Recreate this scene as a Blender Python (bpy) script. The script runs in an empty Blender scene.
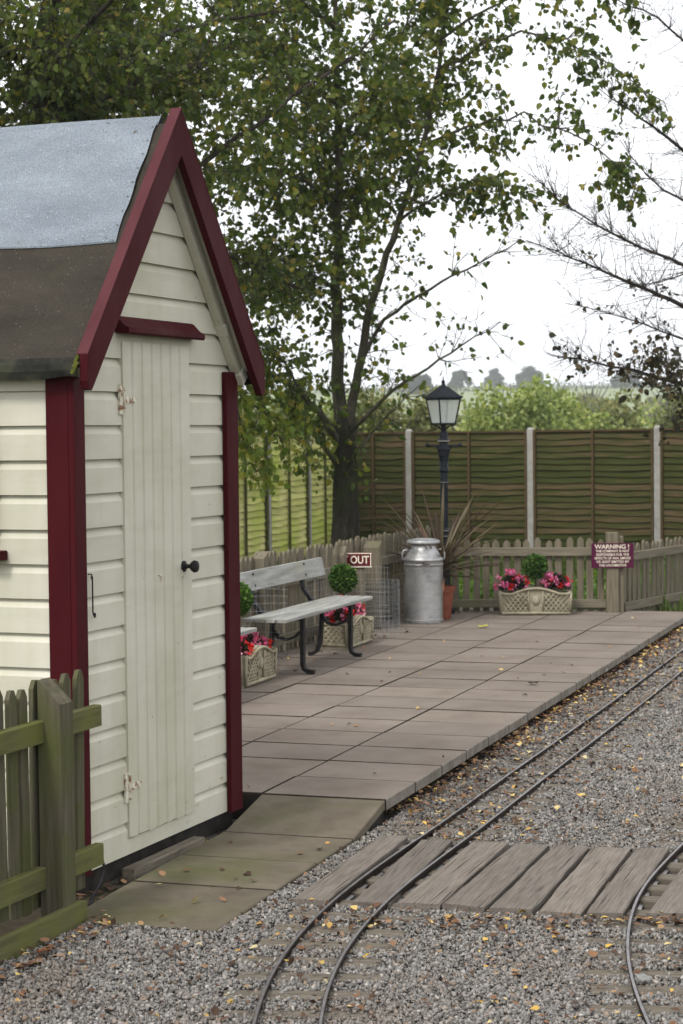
import bpy, math, random
import numpy as np
from mathutils import Vector, Matrix
random.seed(7); rng = np.random.default_rng(11)
R = math.radians
scene = bpy.context.scene
col = scene.collection

# ------------------------------------------------------------------ camera
F_PX, CAM_H, PITCH, ROLL = 1950.0, 1.68, R(-2.35), R(0.6)
W_ = np.array([0, math.cos(PITCH), math.sin(PITCH)])
_r0 = np.array([1.0, 0, 0]); _u0 = np.cross(_r0, W_)
R_ = math.cos(ROLL)*_r0 - math.sin(ROLL)*_u0
U_ = math.sin(ROLL)*_r0 + math.cos(ROLL)*_u0
def at(x, y, Y):
    """survey helper: photograph pixel + distance ahead -> world point"""
    d = W_ + (x-341.5)/F_PX*R_ - (y-512)/F_PX*U_
    return Vector((0, 0, CAM_H)) + Vector(d*(Y/d[1]))
cd = bpy.data.cameras.new('camera'); cam = bpy.data.objects.new('camera', cd); col.objects.link(cam)
cam.matrix_world = Matrix(((R_[0], U_[0], -W_[0], 0), (R_[1], U_[1], -W_[1], 0), (R_[2], U_[2], -W_[2], CAM_H), (0, 0, 0, 1)))
cd.sensor_fit = 'HORIZONTAL'; cd.sensor_width = 36; cd.lens = 36*F_PX/683
cd.clip_start = .1; cd.clip_end = 5000
cd.dof.use_dof = True; cd.dof.focus_distance = 8.3; cd.dof.aperture_fstop = 11.0
scene.camera = cam

# ------------------------------------------------------------------ materials
def nodes(name):
    m = bpy.data.materials.new(name); m.use_nodes = True
    nt = m.node_tree; b = nt.nodes['Principled BSDF']
    return m, nt, b
def nd(nt, t, **kw):
    n = nt.nodes.new(t)
    for k, v in kw.items():
        if k in n.inputs: n.inputs[k].default_value = v
        else: setattr(n, k, v)
    return n
def c4(c): return (c[0], c[1], c[2], 1)
def ramp(nt, fac, stops):
    r = nt.nodes.new('ShaderNodeValToRGB'); e = r.color_ramp.elements
    while len(e) < len(stops): e.new(.5)
    for i, (p, c) in enumerate(stops): e[i].position = p; e[i].color = c4(c)
    nt.links.new(fac, r.inputs['Fac']); return r
def mixc(nt, fac, a, b, mode='MIX'):
    m = nt.nodes.new('ShaderNodeMix'); m.data_type = 'RGBA'; m.blend_type = mode
    for s, v in ((m.inputs[0], fac), (m.inputs[6], a), (m.inputs[7], b)):
        if hasattr(v, 'is_output'): nt.links.new(v, s)
        elif isinstance(v, (int, float)): s.default_value = v
        else: s.default_value = c4(v)
    return m.outputs[2]
def coords(nt, scale=(1, 1, 1), world=False):
    """object coordinates (or world position), shifted per object so copies differ"""
    if world:
        g = nt.nodes.new('ShaderNodeNewGeometry'); out = g.outputs['Position']
    else:
        t = nt.nodes.new('ShaderNodeTexCoord'); oi = nt.nodes.new('ShaderNodeObjectInfo')
        mm = nt.nodes.new('ShaderNodeMath'); mm.operation = 'MULTIPLY'; mm.inputs[1].default_value = 57.
        nt.links.new(oi.outputs['Random'], mm.inputs[0])
        a = nt.nodes.new('ShaderNodeVectorMath'); a.operation = 'ADD'
        nt.links.new(t.outputs['Object'], a.inputs[0]); nt.links.new(mm.outputs[0], a.inputs[1]); out = a.outputs[0]
    mp = nt.nodes.new('ShaderNodeMapping'); mp.inputs['Scale'].default_value = scale
    nt.links.new(out, mp.inputs['Vector']); return mp.outputs[0]
def noise(nt, vec, scale, detail=6, rough=.6):
    n = nd(nt, 'ShaderNodeTexNoise'); n.inputs['Scale'].default_value = scale
    n.inputs['Detail'].default_value = detail; n.inputs['Roughness'].default_value = rough
    nt.links.new(vec, n.inputs['Vector']); return n.outputs['Fac']
def bump(nt, b, h, strength=.3, dist=.01):
    bp = nd(nt, 'ShaderNodeBump'); bp.inputs['Strength'].default_value = strength; bp.inputs['Distance'].default_value = dist
    nt.links.new(h, bp.inputs['Height']); nt.links.new(bp.outputs[0], b.inputs['Normal'])
def std(name, stops, scale=6, stretch=(1, 1, 1), rough=.7, metal=0., bmp=.25, bdist=.004, bscale=None,
        stain=None, stain_scale=1.5, stain_lim=(.5, .7), island=0., world=False, spec=.08, detail=6):
    """noise-driven colour, optional second stain layer, optional per-island brightness change, bump"""
    m, nt, b = nodes(name)
    v = coords(nt, stretch, world)
    n1 = noise(nt, v, scale, detail)
    c = ramp(nt, n1, stops).outputs[0]
    if stain:
        n2 = noise(nt, coords(nt, (1, 1, 1), world), stain_scale, 8, .65)
        f = ramp(nt, n2, [(stain_lim[0], (0, 0, 0)), (stain_lim[1], (1, 1, 1))]).outputs[0]
        c = mixc(nt, f, c, stain)
    if island:
        g = nt.nodes.new('ShaderNodeNewGeometry')
        r = ramp(nt, g.outputs['Random Per Island'], [(0, (1-island,)*3), (1, (1+island*.6,)*3)]).outputs[0]
        c = mixc(nt, 1., c, r, 'MULTIPLY')
    nt.links.new(c, b.inputs['Base Color'])
    b.inputs['Roughness'].default_value = rough; b.inputs['Metallic'].default_value = metal
    b.inputs['Specular IOR Level'].default_value = spec
    if bmp:
        bump(nt, b, noise(nt, coords(nt, stretch, world), bscale or scale*4, 8, .7), bmp, bdist)
    return m

M = {}
def painted(name, base, chip, rough=.45):
    """weathered gloss paint: faint streaks, dirt blotches and small chips"""
    m, nt, b = nodes(name)
    v = coords(nt, (1, 1, .25)); n1 = noise(nt, v, 5, 8, .65)
    d = tuple(x*.78 for x in base)
    c = ramp(nt, n1, [(.3, d), (.55, base), (.8, tuple(min(1, x*1.05) for x in base))]).outputs[0]
    n2 = noise(nt, coords(nt, (1, 1, 2.0)), 14, 10, .75)
    f = ramp(nt, n2, [(.69, (0, 0, 0)), (.73, (.7, .7, .7))]).outputs[0]
    c = mixc(nt, f, c, chip)
    n3 = noise(nt, coords(nt), 1.7, 4, .5)
    f3 = ramp(nt, n3, [(.5, (0, 0, 0)), (.8, (.35, .35, .35))]).outputs[0]
    c = mixc(nt, f3, c, tuple(x*y for x, y in zip(base, (.66, .68, .58))))
    nt.links.new(c, b.inputs['Base Color'])
    rr = ramp(nt, n1, [(.3, (rough+.18,)*3), (.7, (rough-.08,)*3)]).outputs[0]; nt.links.new(rr, b.inputs['Roughness'])
    b.inputs['Specular IOR Level'].default_value = .06
    bump(nt, b, noise(nt, coords(nt, (6, 6, 1)), 18, 8, .7), .18, .003)
    return m
def cream_paint():
    """cream paint, dirtier and flaking towards the ends low on the wall, brush grain along the boards"""
    m, nt, b = nodes('cream_paint')
    base = (.535, .517, .435)
    n1 = noise(nt, coords(nt, (.5, .5, 2)), 4, 8, .65)
    c = ramp(nt, n1, [(.28, (.47, .45, .37)), (.5, base), (.8, (.56, .543, .462))]).outputs[0]
    g = nt.nodes.new('ShaderNodeNewGeometry')
    r = ramp(nt, g.outputs['Random Per Island'], [(0, (.93,)*3), (1, (1.04,)*3)]).outputs[0]
    c = mixc(nt, 1., c, r, 'MULTIPLY')
    n2 = noise(nt, coords(nt, (1, 1, 2.5)), 11, 10, .8)
    sx = nt.nodes.new('ShaderNodeSeparateXYZ'); t = nt.nodes.new('ShaderNodeTexCoord'); nt.links.new(t.outputs['Object'], sx.inputs[0])
    lo = nd(nt, 'ShaderNodeMapRange'); lo.inputs[1].default_value = 0.; lo.inputs[2].default_value = 1.3; lo.inputs[3].default_value = .08; lo.inputs[4].default_value = 0.
    nt.links.new(sx.outputs[2], lo.inputs[0])
    ad = nd(nt, 'ShaderNodeMath'); nt.links.new(n2, ad.inputs[0]); nt.links.new(lo.outputs[0], ad.inputs[1])
    f = ramp(nt, ad.outputs[0], [(.67, (0, 0, 0)), (.72, (.8, .8, .8))]).outputs[0]
    c = mixc(nt, f, c, (.23, .18, .12))
    n3 = noise(nt, coords(nt, (1, 1, .3)), 3.1, 6, .6)
    ad2 = nd(nt, 'ShaderNodeMath'); nt.links.new(n3, ad2.inputs[0]); nt.links.new(lo.outputs[0], ad2.inputs[1])
    f3 = ramp(nt, ad2.outputs[0], [(.46, (0, 0, 0)), (.78, (.6, .6, .6))]).outputs[0]
    c = mixc(nt, f3, c, (.34, .33, .21))
    vo = nt.nodes.new('ShaderNodeTexVoronoi'); vo.inputs['Scale'].default_value = 7.4; nt.links.new(coords(nt, (1, 1, 1)), vo.inputs['Vector'])
    c = mixc(nt, ramp(nt, vo.outputs['Distance'], [(.028, (.75, .75, .75)), (.045, (0, 0, 0))]).outputs[0], c, (.20, .15, .10))
    nt.links.new(c, b.inputs['Base Color']); b.inputs['Roughness'].default_value = .55; b.inputs['Specular IOR Level'].default_value = .12
    bump(nt, b, noise(nt, coords(nt, (1, 1, 12)), 9, 8, .7), .15, .002)
    return m
M['cream'] = cream_paint()
M['maroon'] = painted('maroon_paint', (.050, .0048, .0075), (.13, .07, .06), .55)
M['maroon_faded'] = painted('faded_maroon_paint', (.085, .026, .031), (.20, .13, .12), .6)
M['white_paint'] = std('worn_white_paint', [(.3, (.17, .17, .155)), (.6, (.31, .31, .29)), (.8, (.41, .41, .39))], 7, (.4, 3, 3), .6, stain=(.28, .27, .2), stain_lim=(.55, .8), stain_scale=5)
def felt(name, a, c, specks, dirt, ridge):
    m, nt, b = nodes(name)
    v = coords(nt); n1 = noise(nt, coords(nt, (1, .5, 1.6)), 3.2, 8, .62)
    col_ = ramp(nt, n1, [(.3, a), (.68, c)]).outputs[0]
    n2 = noise(nt, v, 140, 2, .5); col_ = mixc(nt, 1., col_, ramp(nt, n2, [(.35, (.80,)*3), (.65, (1.14,)*3)]).outputs[0], 'MULTIPLY')
    vo = nt.nodes.new('ShaderNodeTexVoronoi'); vo.inputs['Scale'].default_value = 42; nt.links.new(v, vo.inputs['Vector'])
    col_ = mixc(nt, ramp(nt, vo.outputs['Distance'], [(.05, (.8,)*3), (.13, (0, 0, 0))]).outputs[0], col_, specks)
    n3 = noise(nt, coords(nt, (1, 1, 1)), 5, 8, .7); col_ = mixc(nt, ramp(nt, n3, [(.55, (0, 0, 0)), (.75, (.6,)*3)]).outputs[0], col_, dirt)
    if ridge:
        t = nt.nodes.new('ShaderNodeTexCoord'); s = nt.nodes.new('ShaderNodeSeparateXYZ'); nt.links.new(t.outputs['Object'], s.inputs[0])
        mr = nt.nodes.new('ShaderNodeMapRange'); mr.inputs[1].default_value = 2.83; mr.inputs[2].default_value = 2.90; nt.links.new(s.outputs[2], mr.inputs[0])
        n4 = noise(nt, coords(nt, (1, 1, .5)), 17, 6, .7); f4 = ramp(nt, n4, [(.61, (0, 0, 0)), (.65, (.8,)*3)]).outputs[0]
        mu = nt.nodes.new('ShaderNodeMath'); mu.operation = 'MULTIPLY'; nt.links.new(f4, mu.inputs[0]); nt.links.new(mr.outputs[0], mu.inputs[1])
        col_ = mixc(nt, mu.outputs[0], col_, (.06, .05, .04))
    nt.links.new(col_, b.inputs['Base Color']); b.inputs['Roughness'].default_value = .92; b.inputs['Specular IOR Level'].default_value = .2
    bump(nt, b, n2, .4, .003); return m
M['felt_grey'] = felt('grey_mineral_felt', (.140, .162, .190), (.220, .250, .285), (.48, .50, .51), (.16, .175, .19), True)
M['felt_dark'] = felt('old_dark_felt', (.022, .018, .014), (.046, .039, .030), (.16, .15, .13), (.040, .040, .022), False)
M['felt_moss'] = std('mossy_felt_edge', [(.35, (.012, .012, .011)), (.65, (.034, .034, .028))], 14, rough=.95, bmp=.5, stain=(.040, .044, .022), stain_scale=7, stain_lim=(.52, .75))
M['black'] = std('black_iron', [(.3, (.010, .010, .011)), (.7, (.025, .024, .024))], 20, rough=.45, bmp=.2, stain=(.05, .03, .02), stain_scale=12, stain_lim=(.6, .8))
M['lamp_black'] = std('lamp_blue_black', [(.3, (.008, .010, .014)), (.7, (.020, .024, .030))], 20, rough=.4, bmp=.2, stain=(.35, .35, .36), stain_scale=16, stain_lim=(.70, .74))
M['rust_white'] = std('rusting_white_hinge', [(.45, (.62, .60, .50)), (.62, (.20, .09, .04))], 45, rough=.7)
M['dark'] = std('damp_timber_and_gap_shade', [(.3, (.012, .011, .010)), (.7, (.04, .036, .03))], 12, rough=.9)  # dark timber and bases, also the painted gap shade beside the door
M['soil'] = std('damp_soil', [(.3, (.030, .024, .016)), (.7, (.075, .06, .042))], 14, rough=1, bmp=.8, bdist=.02, world=True, stain=(.045, .055, .02), stain_scale=1.5)
M['terracotta'] = std('terracotta', [(.3, (.17, .050, .030)), (.7, (.25, .085, .052))], 10, rough=.8)
M['cable'] = std('black_cable', [(.3, (.01, .01, .012)), (.7, (.02, .02, .022))], 10, rough=.4)
M['wire'] = std('galvanised_wire', [(.3, (.20, .22, .24)), (.7, (.36, .38, .40))], 30, rough=.5, metal=.5, bmp=0)
M['concrete_post'] = std('concrete_post', [(.3, (.22, .215, .195)), (.7, (.34, .33, .305))], 9, rough=.9, bmp=.4)
M['stone'] = std('cast_stone', [(.3, (.23, .20, .14)), (.7, (.38, .345, .255))], 12, rough=.95, bmp=.5, stain=(.14, .14, .075), stain_scale=5, stain_lim=(.5, .75))
M['sleeper'] = std('weathered_sleeper', [(.3, (.075, .062, .048)), (.7, (.175, .152, .122))], 7, (1, 8, 8), .9, bmp=.6)
M['steel'] = None
def churn_metal():
    m, nt, b = nodes('dull_aluminium')
    n1 = noise(nt, coords(nt, (1, 1, 2)), 7, 8, .7)
    c = ramp(nt, n1, [(.25, (.22, .22, .22)), (.5, (.40, .40, .40)), (.75, (.52, .52, .52))]).outputs[0]
    n2 = noise(nt, coords(nt, (1, 1, .8)), 4, 8, .7)
    f = ramp(nt, n2, [(.52, (0, 0, 0)), (.72, (.75, .75, .75))]).outputs[0]
    c = mixc(nt, f, c, (.16, .15, .135)); nt.links.new(c, b.inputs['Base Color'])
    b.inputs['Metallic'].default_value = .85
    rr = ramp(nt, n1, [(.3, (.55,)*3), (.7, (.36,)*3)]).outputs[0]; nt.links.new(rr, b.inputs['Roughness'])
    bump(nt, b, noise(nt, coords(nt), 25, 6, .6), .12, .004); return m
M['churn'] = churn_metal()
def rail_mat():
    m, nt, b = nodes('rail_steel')
    n = noise(nt, coords(nt, world=True), 22, 6, .6)
    g = nt.nodes.new('ShaderNodeNewGeometry'); s = nt.nodes.new('ShaderNodeSeparateXYZ'); nt.links.new(g.outputs['Normal'], s.inputs[0])
    rust = ramp(nt, n, [(.3, (.010, .008, .007)), (.7, (.026, .018, .014))]).outputs[0]
    top = ramp(nt, n, [(.3, (.20, .185, .185)), (.7, (.34, .32, .32))]).outputs[0]
    f = ramp(nt, s.outputs[2], [(.8, (0, 0, 0)), (.95, (1, 1, 1))]).outputs[0]
    nt.links.new(mixc(nt, f, rust, top), b.inputs['Base Color'])
    nt.links.new(f, b.inputs['Metallic']); b.inputs['Roughness'].default_value = .42; b.inputs['Specular IOR Level'].default_value = .05; return m
M['rail'] = rail_mat()
def wood(name, a, c, green, glim=(.5, .72), gscale=3, island=.12, stretch=(1, 14, 14)):
    return std(name, [(.25, a), (.75, c)], 3.2, stretch, .85, bmp=.45, bdist=.003, bscale=8, stain=green, stain_scale=gscale, stain_lim=glim, island=island)
M['near_fence'] = wood('mossy_fence_wood', (.050, .046, .032), (.13, .115, .08), (.072, .080, .026), (.42, .68), 4, stretch=(14, 14, 1))
M['near_fence_green'] = wood('algae_green_rail', (.060, .060, .030), (.14, .134, .062), (.115, .125, .030), (.42, .68), 5)
M['picket'] = wood('weathered_picket', (.092, .080, .056), (.20, .172, .125), (.11, .115, .055), (.55, .75), 3, stretch=(12, 12, 1))
M['picket_rail'] = wood('weathered_picket_rail', (.105, .092, .066), (.22, .192, .145), (.12, .125, .06), (.55, .75), 3)
def plank_mat():
    m, nt, b = nodes('grey_crossing_plank')
    n1 = noise(nt, coords(nt, (1.5, 34, 34)), 3.5, 8, .7)
    c = ramp(nt, n1, [(.28, (.072, .061, .051)), (.45, (.145, .127, .110)), (.7, (.225, .200, .176))]).outputs[0]
    n2 = noise(nt, coords(nt, (1.1, 60, 60)), 1.6, 4, .5)
    f = ramp(nt, n2, [(.62, (0, 0, 0)), (.67, (.9, .9, .9))]).outputs[0]
    c = mixc(nt, f, c, (.022, .018, .014))
    n3 = noise(nt, coords(nt, (1, 2, 1)), 4, 6, .6)
    c = mixc(nt, ramp(nt, n3, [(.45, (0, 0, 0)), (.75, (.5, .5, .5))]).outputs[0], c, (.10, .085, .07))
    oi = nt.nodes.new('ShaderNodeObjectInfo'); c = mixc(nt, 1., c, ramp(nt, oi.outputs['Random'], [(0, (.82, .82, .82)), (1, (1.12, 1.1, 1.08))]).outputs[0], 'MULTIPLY')
    nt.links.new(c, b.inputs['Base Color']); b.inputs['Roughness'].default_value = .85; b.inputs['Specular IOR Level'].default_value = .05
    bump(nt, b, n1, .5, .004); return m
M['plank'] = plank_mat()
def panel_mat(name, c1, c2, c3, k):
    m, nt, b = nodes(name)
    g = nt.nodes.new('ShaderNodeNewGeometry')
    n1 = noise(nt, coords(nt, (1, 1, 7)), 2.6, 8, .65)
    ad = nd(nt, 'ShaderNodeMath'); nt.links.new(n1, ad.inputs[0]); sc = nd(nt, 'ShaderNodeMath'); sc.operation = 'MULTIPLY_ADD'; nt.links.new(g.outputs['Random Per Island'], sc.inputs[0]); sc.inputs[1].default_value = .42; sc.inputs[2].default_value = -.21
    nt.links.new(sc.outputs[0], ad.inputs[1])
    c = ramp(nt, ad.outputs[0], [(.36, c1), (.52, c2), (.66, c3)]).outputs[0]
    n2 = noise(nt, coords(nt, (1, 1, 30)), 3, 6, .6)
    c = mixc(nt, 1., c, ramp(nt, n2, [(.3, (.7, .7, .7)), (.7, (1.15, 1.15, 1.15))]).outputs[0], 'MULTIPLY')
    nt.links.new(c, b.inputs['Base Color']); b.inputs['Roughness'].default_value = .95; b.inputs['Specular IOR Level'].default_value = .05
    bump(nt, b, n2, .4, .004); return m
M['panel_brown'] = panel_mat('brown_fence_panel', (.040, .047, .014), (.058, .056, .021), (.092, .066, .036), 1)
M['panel_green'] = std('algae_fence_panel', [(.25, (.34, .32, .13)), (.6, (.54, .50, .22)), (.8, (.62, .58, .30))], 3, (1, 1, 9), .9, bmp=.4, stain=(.34, .40, .07), stain_scale=1.3, stain_lim=(.4, .65), island=.18)
M['batten_brown'] = wood('brown_batten', (.05, .034, .018), (.10, .066, .034), (.05, .05, .016))
M['batten_green'] = wood('green_batten', (.05, .05, .018), (.12, .12, .04), (.09, .11, .02))
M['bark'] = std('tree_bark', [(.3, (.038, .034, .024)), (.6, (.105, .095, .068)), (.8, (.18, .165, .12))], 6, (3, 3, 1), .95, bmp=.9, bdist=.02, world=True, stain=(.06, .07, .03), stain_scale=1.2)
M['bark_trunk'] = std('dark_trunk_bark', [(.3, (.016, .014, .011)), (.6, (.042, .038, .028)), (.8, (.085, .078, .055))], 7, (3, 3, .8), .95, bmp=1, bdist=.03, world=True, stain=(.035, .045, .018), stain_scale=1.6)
M['bark_dark'] = std('dark_twig_bark', [(.3, (.022, .018, .016)), (.7, (.06, .05, .042))], 12, rough=.9, bmp=.3, world=True)
M['bark_pale'] = std('pale_bark', [(.3, (.06, .055, .04)), (.7, (.17, .155, .12))], 9, (1, 1, .5), rough=.9, bmp=.5, world=True)

def leafmat(name, stops, trans=.35, rough=.5):
    m, nt, b = nodes(name)
    g = nt.nodes.new('ShaderNodeNewGeometry')
    c = ramp(nt, g.outputs['Random Per Island'], stops).outputs[0]
    n = noise(nt, coords(nt, world=True), .9, 3, .5)
    k = ramp(nt, n, [(.3, (.75, .78, .8)), (.7, (1.15, 1.1, .95))]).outputs[0]
    c = mixc(nt, 1., c, k, 'MULTIPLY')
    nt.links.new(c, b.inputs['Base Color']); b.inputs['Roughness'].default_value = rough; b.inputs['Specular IOR Level'].default_value = .15
    if trans:
        t = nt.nodes.new('ShaderNodeBsdfTranslucent'); nt.links.new(mixc(nt, 1., c, (1.3, 1.4, .6), 'MULTIPLY'), t.inputs['Color'])
        mx = nt.nodes.new('ShaderNodeMixShader'); mx.inputs[0].default_value = trans
        o = nt.nodes['Material Output']
        nt.links.new(b.outputs[0], mx.inputs[1]); nt.links.new(t.outputs[0], mx.inputs[2]); nt.links.new(mx.outputs[0], o.inputs['Surface'])
    return m
M['leaf'] = leafmat('poplar_leaf', [(0, (.034, .060, .014)), (.45, (.075, .110, .024)), (.8, (.115, .145, .032)), (.95, (.19, .18, .036)), (1, (.30, .24, .045))], .45)
M['leaf_dark'] = leafmat('dark_green_leaf', [(0, (.031, .053, .015)), (.5, (.068, .097, .023)), (.87, (.11, .134, .032)), (.97, (.16, .145, .036)), (1, (.26, .20, .045))], .38)  # darker green leaf of the trees behind the shed
M['leaf_bright'] = leafmat('pale_hanging_leaf', [(0, (.09, .14, .026)), (.6, (.17, .23, .042)), (1, (.30, .28, .06))], .45)
M['leaf_brown'] = leafmat('dry_clinging_leaf', [(0, (.018, .018, .011)), (.6, (.042, .038, .020)), (1, (.085, .062, .028))], .15)
M['willow'] = leafmat('willow_leaf', [(0, (.12, .165, .05)), (.6, (.25, .31, .11)), (1, (.40, .42, .18))], .35)
M['hedge_dull'] = leafmat('dull_hedge_leaf', [(0, (.11, .13, .055)), (.6, (.20, .22, .10)), (1, (.30, .28, .14))], .3)
M['far_leaf'] = leafmat('far_tree_leaf', [(0, (.035, .055, .028)), (1, (.075, .10, .045))], .1)
M['box_leaf'] = leafmat('box_leaf', [(0, (.02, .055, .012)), (.6, (.06, .13, .025)), (1, (.13, .22, .045))], .25)
M['begonia_leaf'] = leafmat('begonia_leaf', [(0, (.015, .022, .012)), (1, (.045, .04, .025))], .1)
M['red_petal'] = leafmat('red_petal', [(0, (.42, .010, .012)), (1, (.72, .03, .03))], .25)
M['pink_petal'] = leafmat('pink_petal', [(0, (.62, .07, .26)), (.6, (.80, .20, .45)), (1, (.85, .50, .65))], .25)
M['cordyline'] = leafmat('cordyline_leaf', [(0, (.035, .026, .022)), (.45, (.085, .052, .040)), (.75, (.13, .105, .065)), (.92, (.20, .165, .11)), (1, (.24, .08, .05))], .15)
M['dead_leaf'] = leafmat('fallen_leaf', [(0, (.045, .028, .020)), (.40, (.095, .055, .036)), (.64, (.17, .085, .046)), (.80, (.25, .16, .10)), (.90, (.46, .30, .07)), (1, (.50, .44, .26))], 0, .8)
M['weed'] = leafmat('weed_leaf', [(0, (.04, .09, .015)), (1, (.13, .22, .04))], .3)

def stone_chip():
    m, nt, b = nodes('granite_chip')
    g = nt.nodes.new('ShaderNodeNewGeometry')
    c = ramp(nt, g.outputs['Random Per Island'], [(0, (.095, .090, .084)), (.22, (.165, .157, .148)), (.6, (.232, .221, .208)), (.84, (.30, .285, .268)), (.93, (.21, .15, .105)), (1, (.44, .42, .39))]).outputs[0]
    n = noise(nt, coords(nt, world=True), 120, 4, .6)
    c = mixc(nt, 1., c, ramp(nt, n, [(.3, (.8, .8, .8)), (.7, (1.1, 1.1, 1.1))]).outputs[0], 'MULTIPLY')
    n2 = noise(nt, coords(nt, world=True), 1.6, 4, .6)
    c = mixc(nt, ramp(nt, n2, [(.5, (0, 0, 0)), (.75, (.55, .55, .55))]).outputs[0], c, (.15, .115, .085))
    nt.links.new(c, b.inputs['Base Color']); b.inputs['Roughness'].default_value = .8; b.inputs['Specular IOR Level'].default_value = .08; return m
M['chip'] = stone_chip()
def slab_mat():
    m, nt, b = nodes('concrete_slab')
    g = nt.nodes.new('ShaderNodeNewGeometry')
    n1 = noise(nt, coords(nt, world=True), 1.8, 8, .65)
    c = ramp(nt, n1, [(.3, (.140, .115, .097)), (.5, (.180, .152, .130)), (.75, (.220, .190, .166))]).outputs[0]
    c = mixc(nt, 1., c, ramp(nt, g.outputs['Random Per Island'], [(0, (.89, .89, .88)), (1, (1.07, 1.06, 1.04))]).outputs[0], 'MULTIPLY')
    n2 = noise(nt, coords(nt, world=True), 160, 3, .6)
    c = mixc(nt, 1., c, ramp(nt, n2, [(.3, (.86, .86, .86)), (.7, (1.1, 1.1, 1.1))]).outputs[0], 'MULTIPLY')
    n3 = noise(nt, coords(nt, world=True), 7, 8, .7)
    c = mixc(nt, ramp(nt, n3, [(.6, (0, 0, 0)), (.72, (.35, .35, .35))]).outputs[0], c, (.12, .10, .082))
    nt.links.new(c, b.inputs['Base Color']); b.inputs['Roughness'].default_value = .85; b.inputs['Specular IOR Level'].default_value = .05
    bump(nt, b, n2, .25, .002); return m
M['slab'] = slab_mat()
M['path_slab'] = std('mossy_path_slab', [(.3, (.088, .074, .054)), (.7, (.150, .128, .098))], 5, rough=.9, bmp=.3, bscale=120, world=True, stain=(.085, .088, .036), stain_scale=1.7, stain_lim=(.45, .75), island=.08)
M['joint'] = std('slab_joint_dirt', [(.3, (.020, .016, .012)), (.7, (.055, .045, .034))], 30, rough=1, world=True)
M['kerb'] = std('kerb_edge', [(.3, (.13, .115, .095)), (.7, (.23, .21, .18))], 12, rough=.9, bmp=.4, world=True, stain=(.42, .41, .38), stain_scale=4, stain_lim=(.60, .70))
M['moss'] = std('roof_moss', [(.3, (.06, .065, .012)), (.7, (.14, .14, .03))], 80, rough=1, bmp=.8)
def glass_pane():
    m, nt, b = nodes('frosted_glass')
    b.inputs['Base Color'].default_value = (.74, .78, .75, 1); b.inputs['Roughness'].default_value = .25
    t = nt.nodes.new('ShaderNodeBsdfTransparent'); mx = nt.nodes.new('ShaderNodeMixShader'); mx.inputs[0].default_value = .40
    tl = nt.nodes.new('ShaderNodeBsdfTranslucent'); tl.inputs[0].default_value = (.8, .84, .82, 1)
    m2 = nt.nodes.new('ShaderNodeMixShader'); m2.inputs[0].default_value = .5
    nt.links.new(b.outputs[0], m2.inputs[1]); nt.links.new(tl.outputs[0], m2.inputs[2])
    nt.links.new(m2.outputs[0], mx.inputs[1]); nt.links.new(t.outputs[0], mx.inputs[2])
    nt.links.new(mx.outputs[0], nt.nodes['Material Output'].inputs['Surface']); return m
M['glass'] = glass_pane()
M['sign_maroon'] = std('sign_maroon', [(.3, (.085, .008, .014)), (.7, (.11, .014, .02))], 12, rough=.45, bmp=.1)
M['sign_purple'] = std('sign_purple', [(.3, (.060, .007, .028)), (.7, (.075, .012, .036))], 12, rough=.45, bmp=.1)
M['sign_letter'] = std('sign_letter_cream', [(.3, (.70, .66, .52)), (.7, (.80, .76, .62))], 12, rough=.6, bmp=0)
M['grass'] = leafmat('grass_blade', [(0, (.05, .08, .02)), (1, (.13, .18, .05))], .2)
M['ground'] = std('rough_grass_ground', [(.3, (.045, .055, .022)), (.7, (.10, .12, .045))], 3, rough=1, bmp=.6, bdist=.02, world=True, stain=(.075, .055, .035), stain_scale=.8)
def field_mat():
    m, nt, b = nodes('pasture')
    n = noise(nt, coords(nt, (1, 1, 1), True), .012, 6, .6)
    c = ramp(nt, n, [(.35, (.13, .165, .07)), (.6, (.19, .225, .10)), (.75, (.26, .245, .14))]).outputs[0]
    nt.links.new(c, b.inputs['Base Color']); b.inputs['Roughness'].default_value = 1; return m
M['field'] = field_mat()
M['ballast_bed'] = std('ballast_bed', [(.3, (.05, .045, .038)), (.7, (.12, .108, .095))], 40, rough=1, bmp=.9, bdist=.02, bscale=60, world=True)

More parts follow.
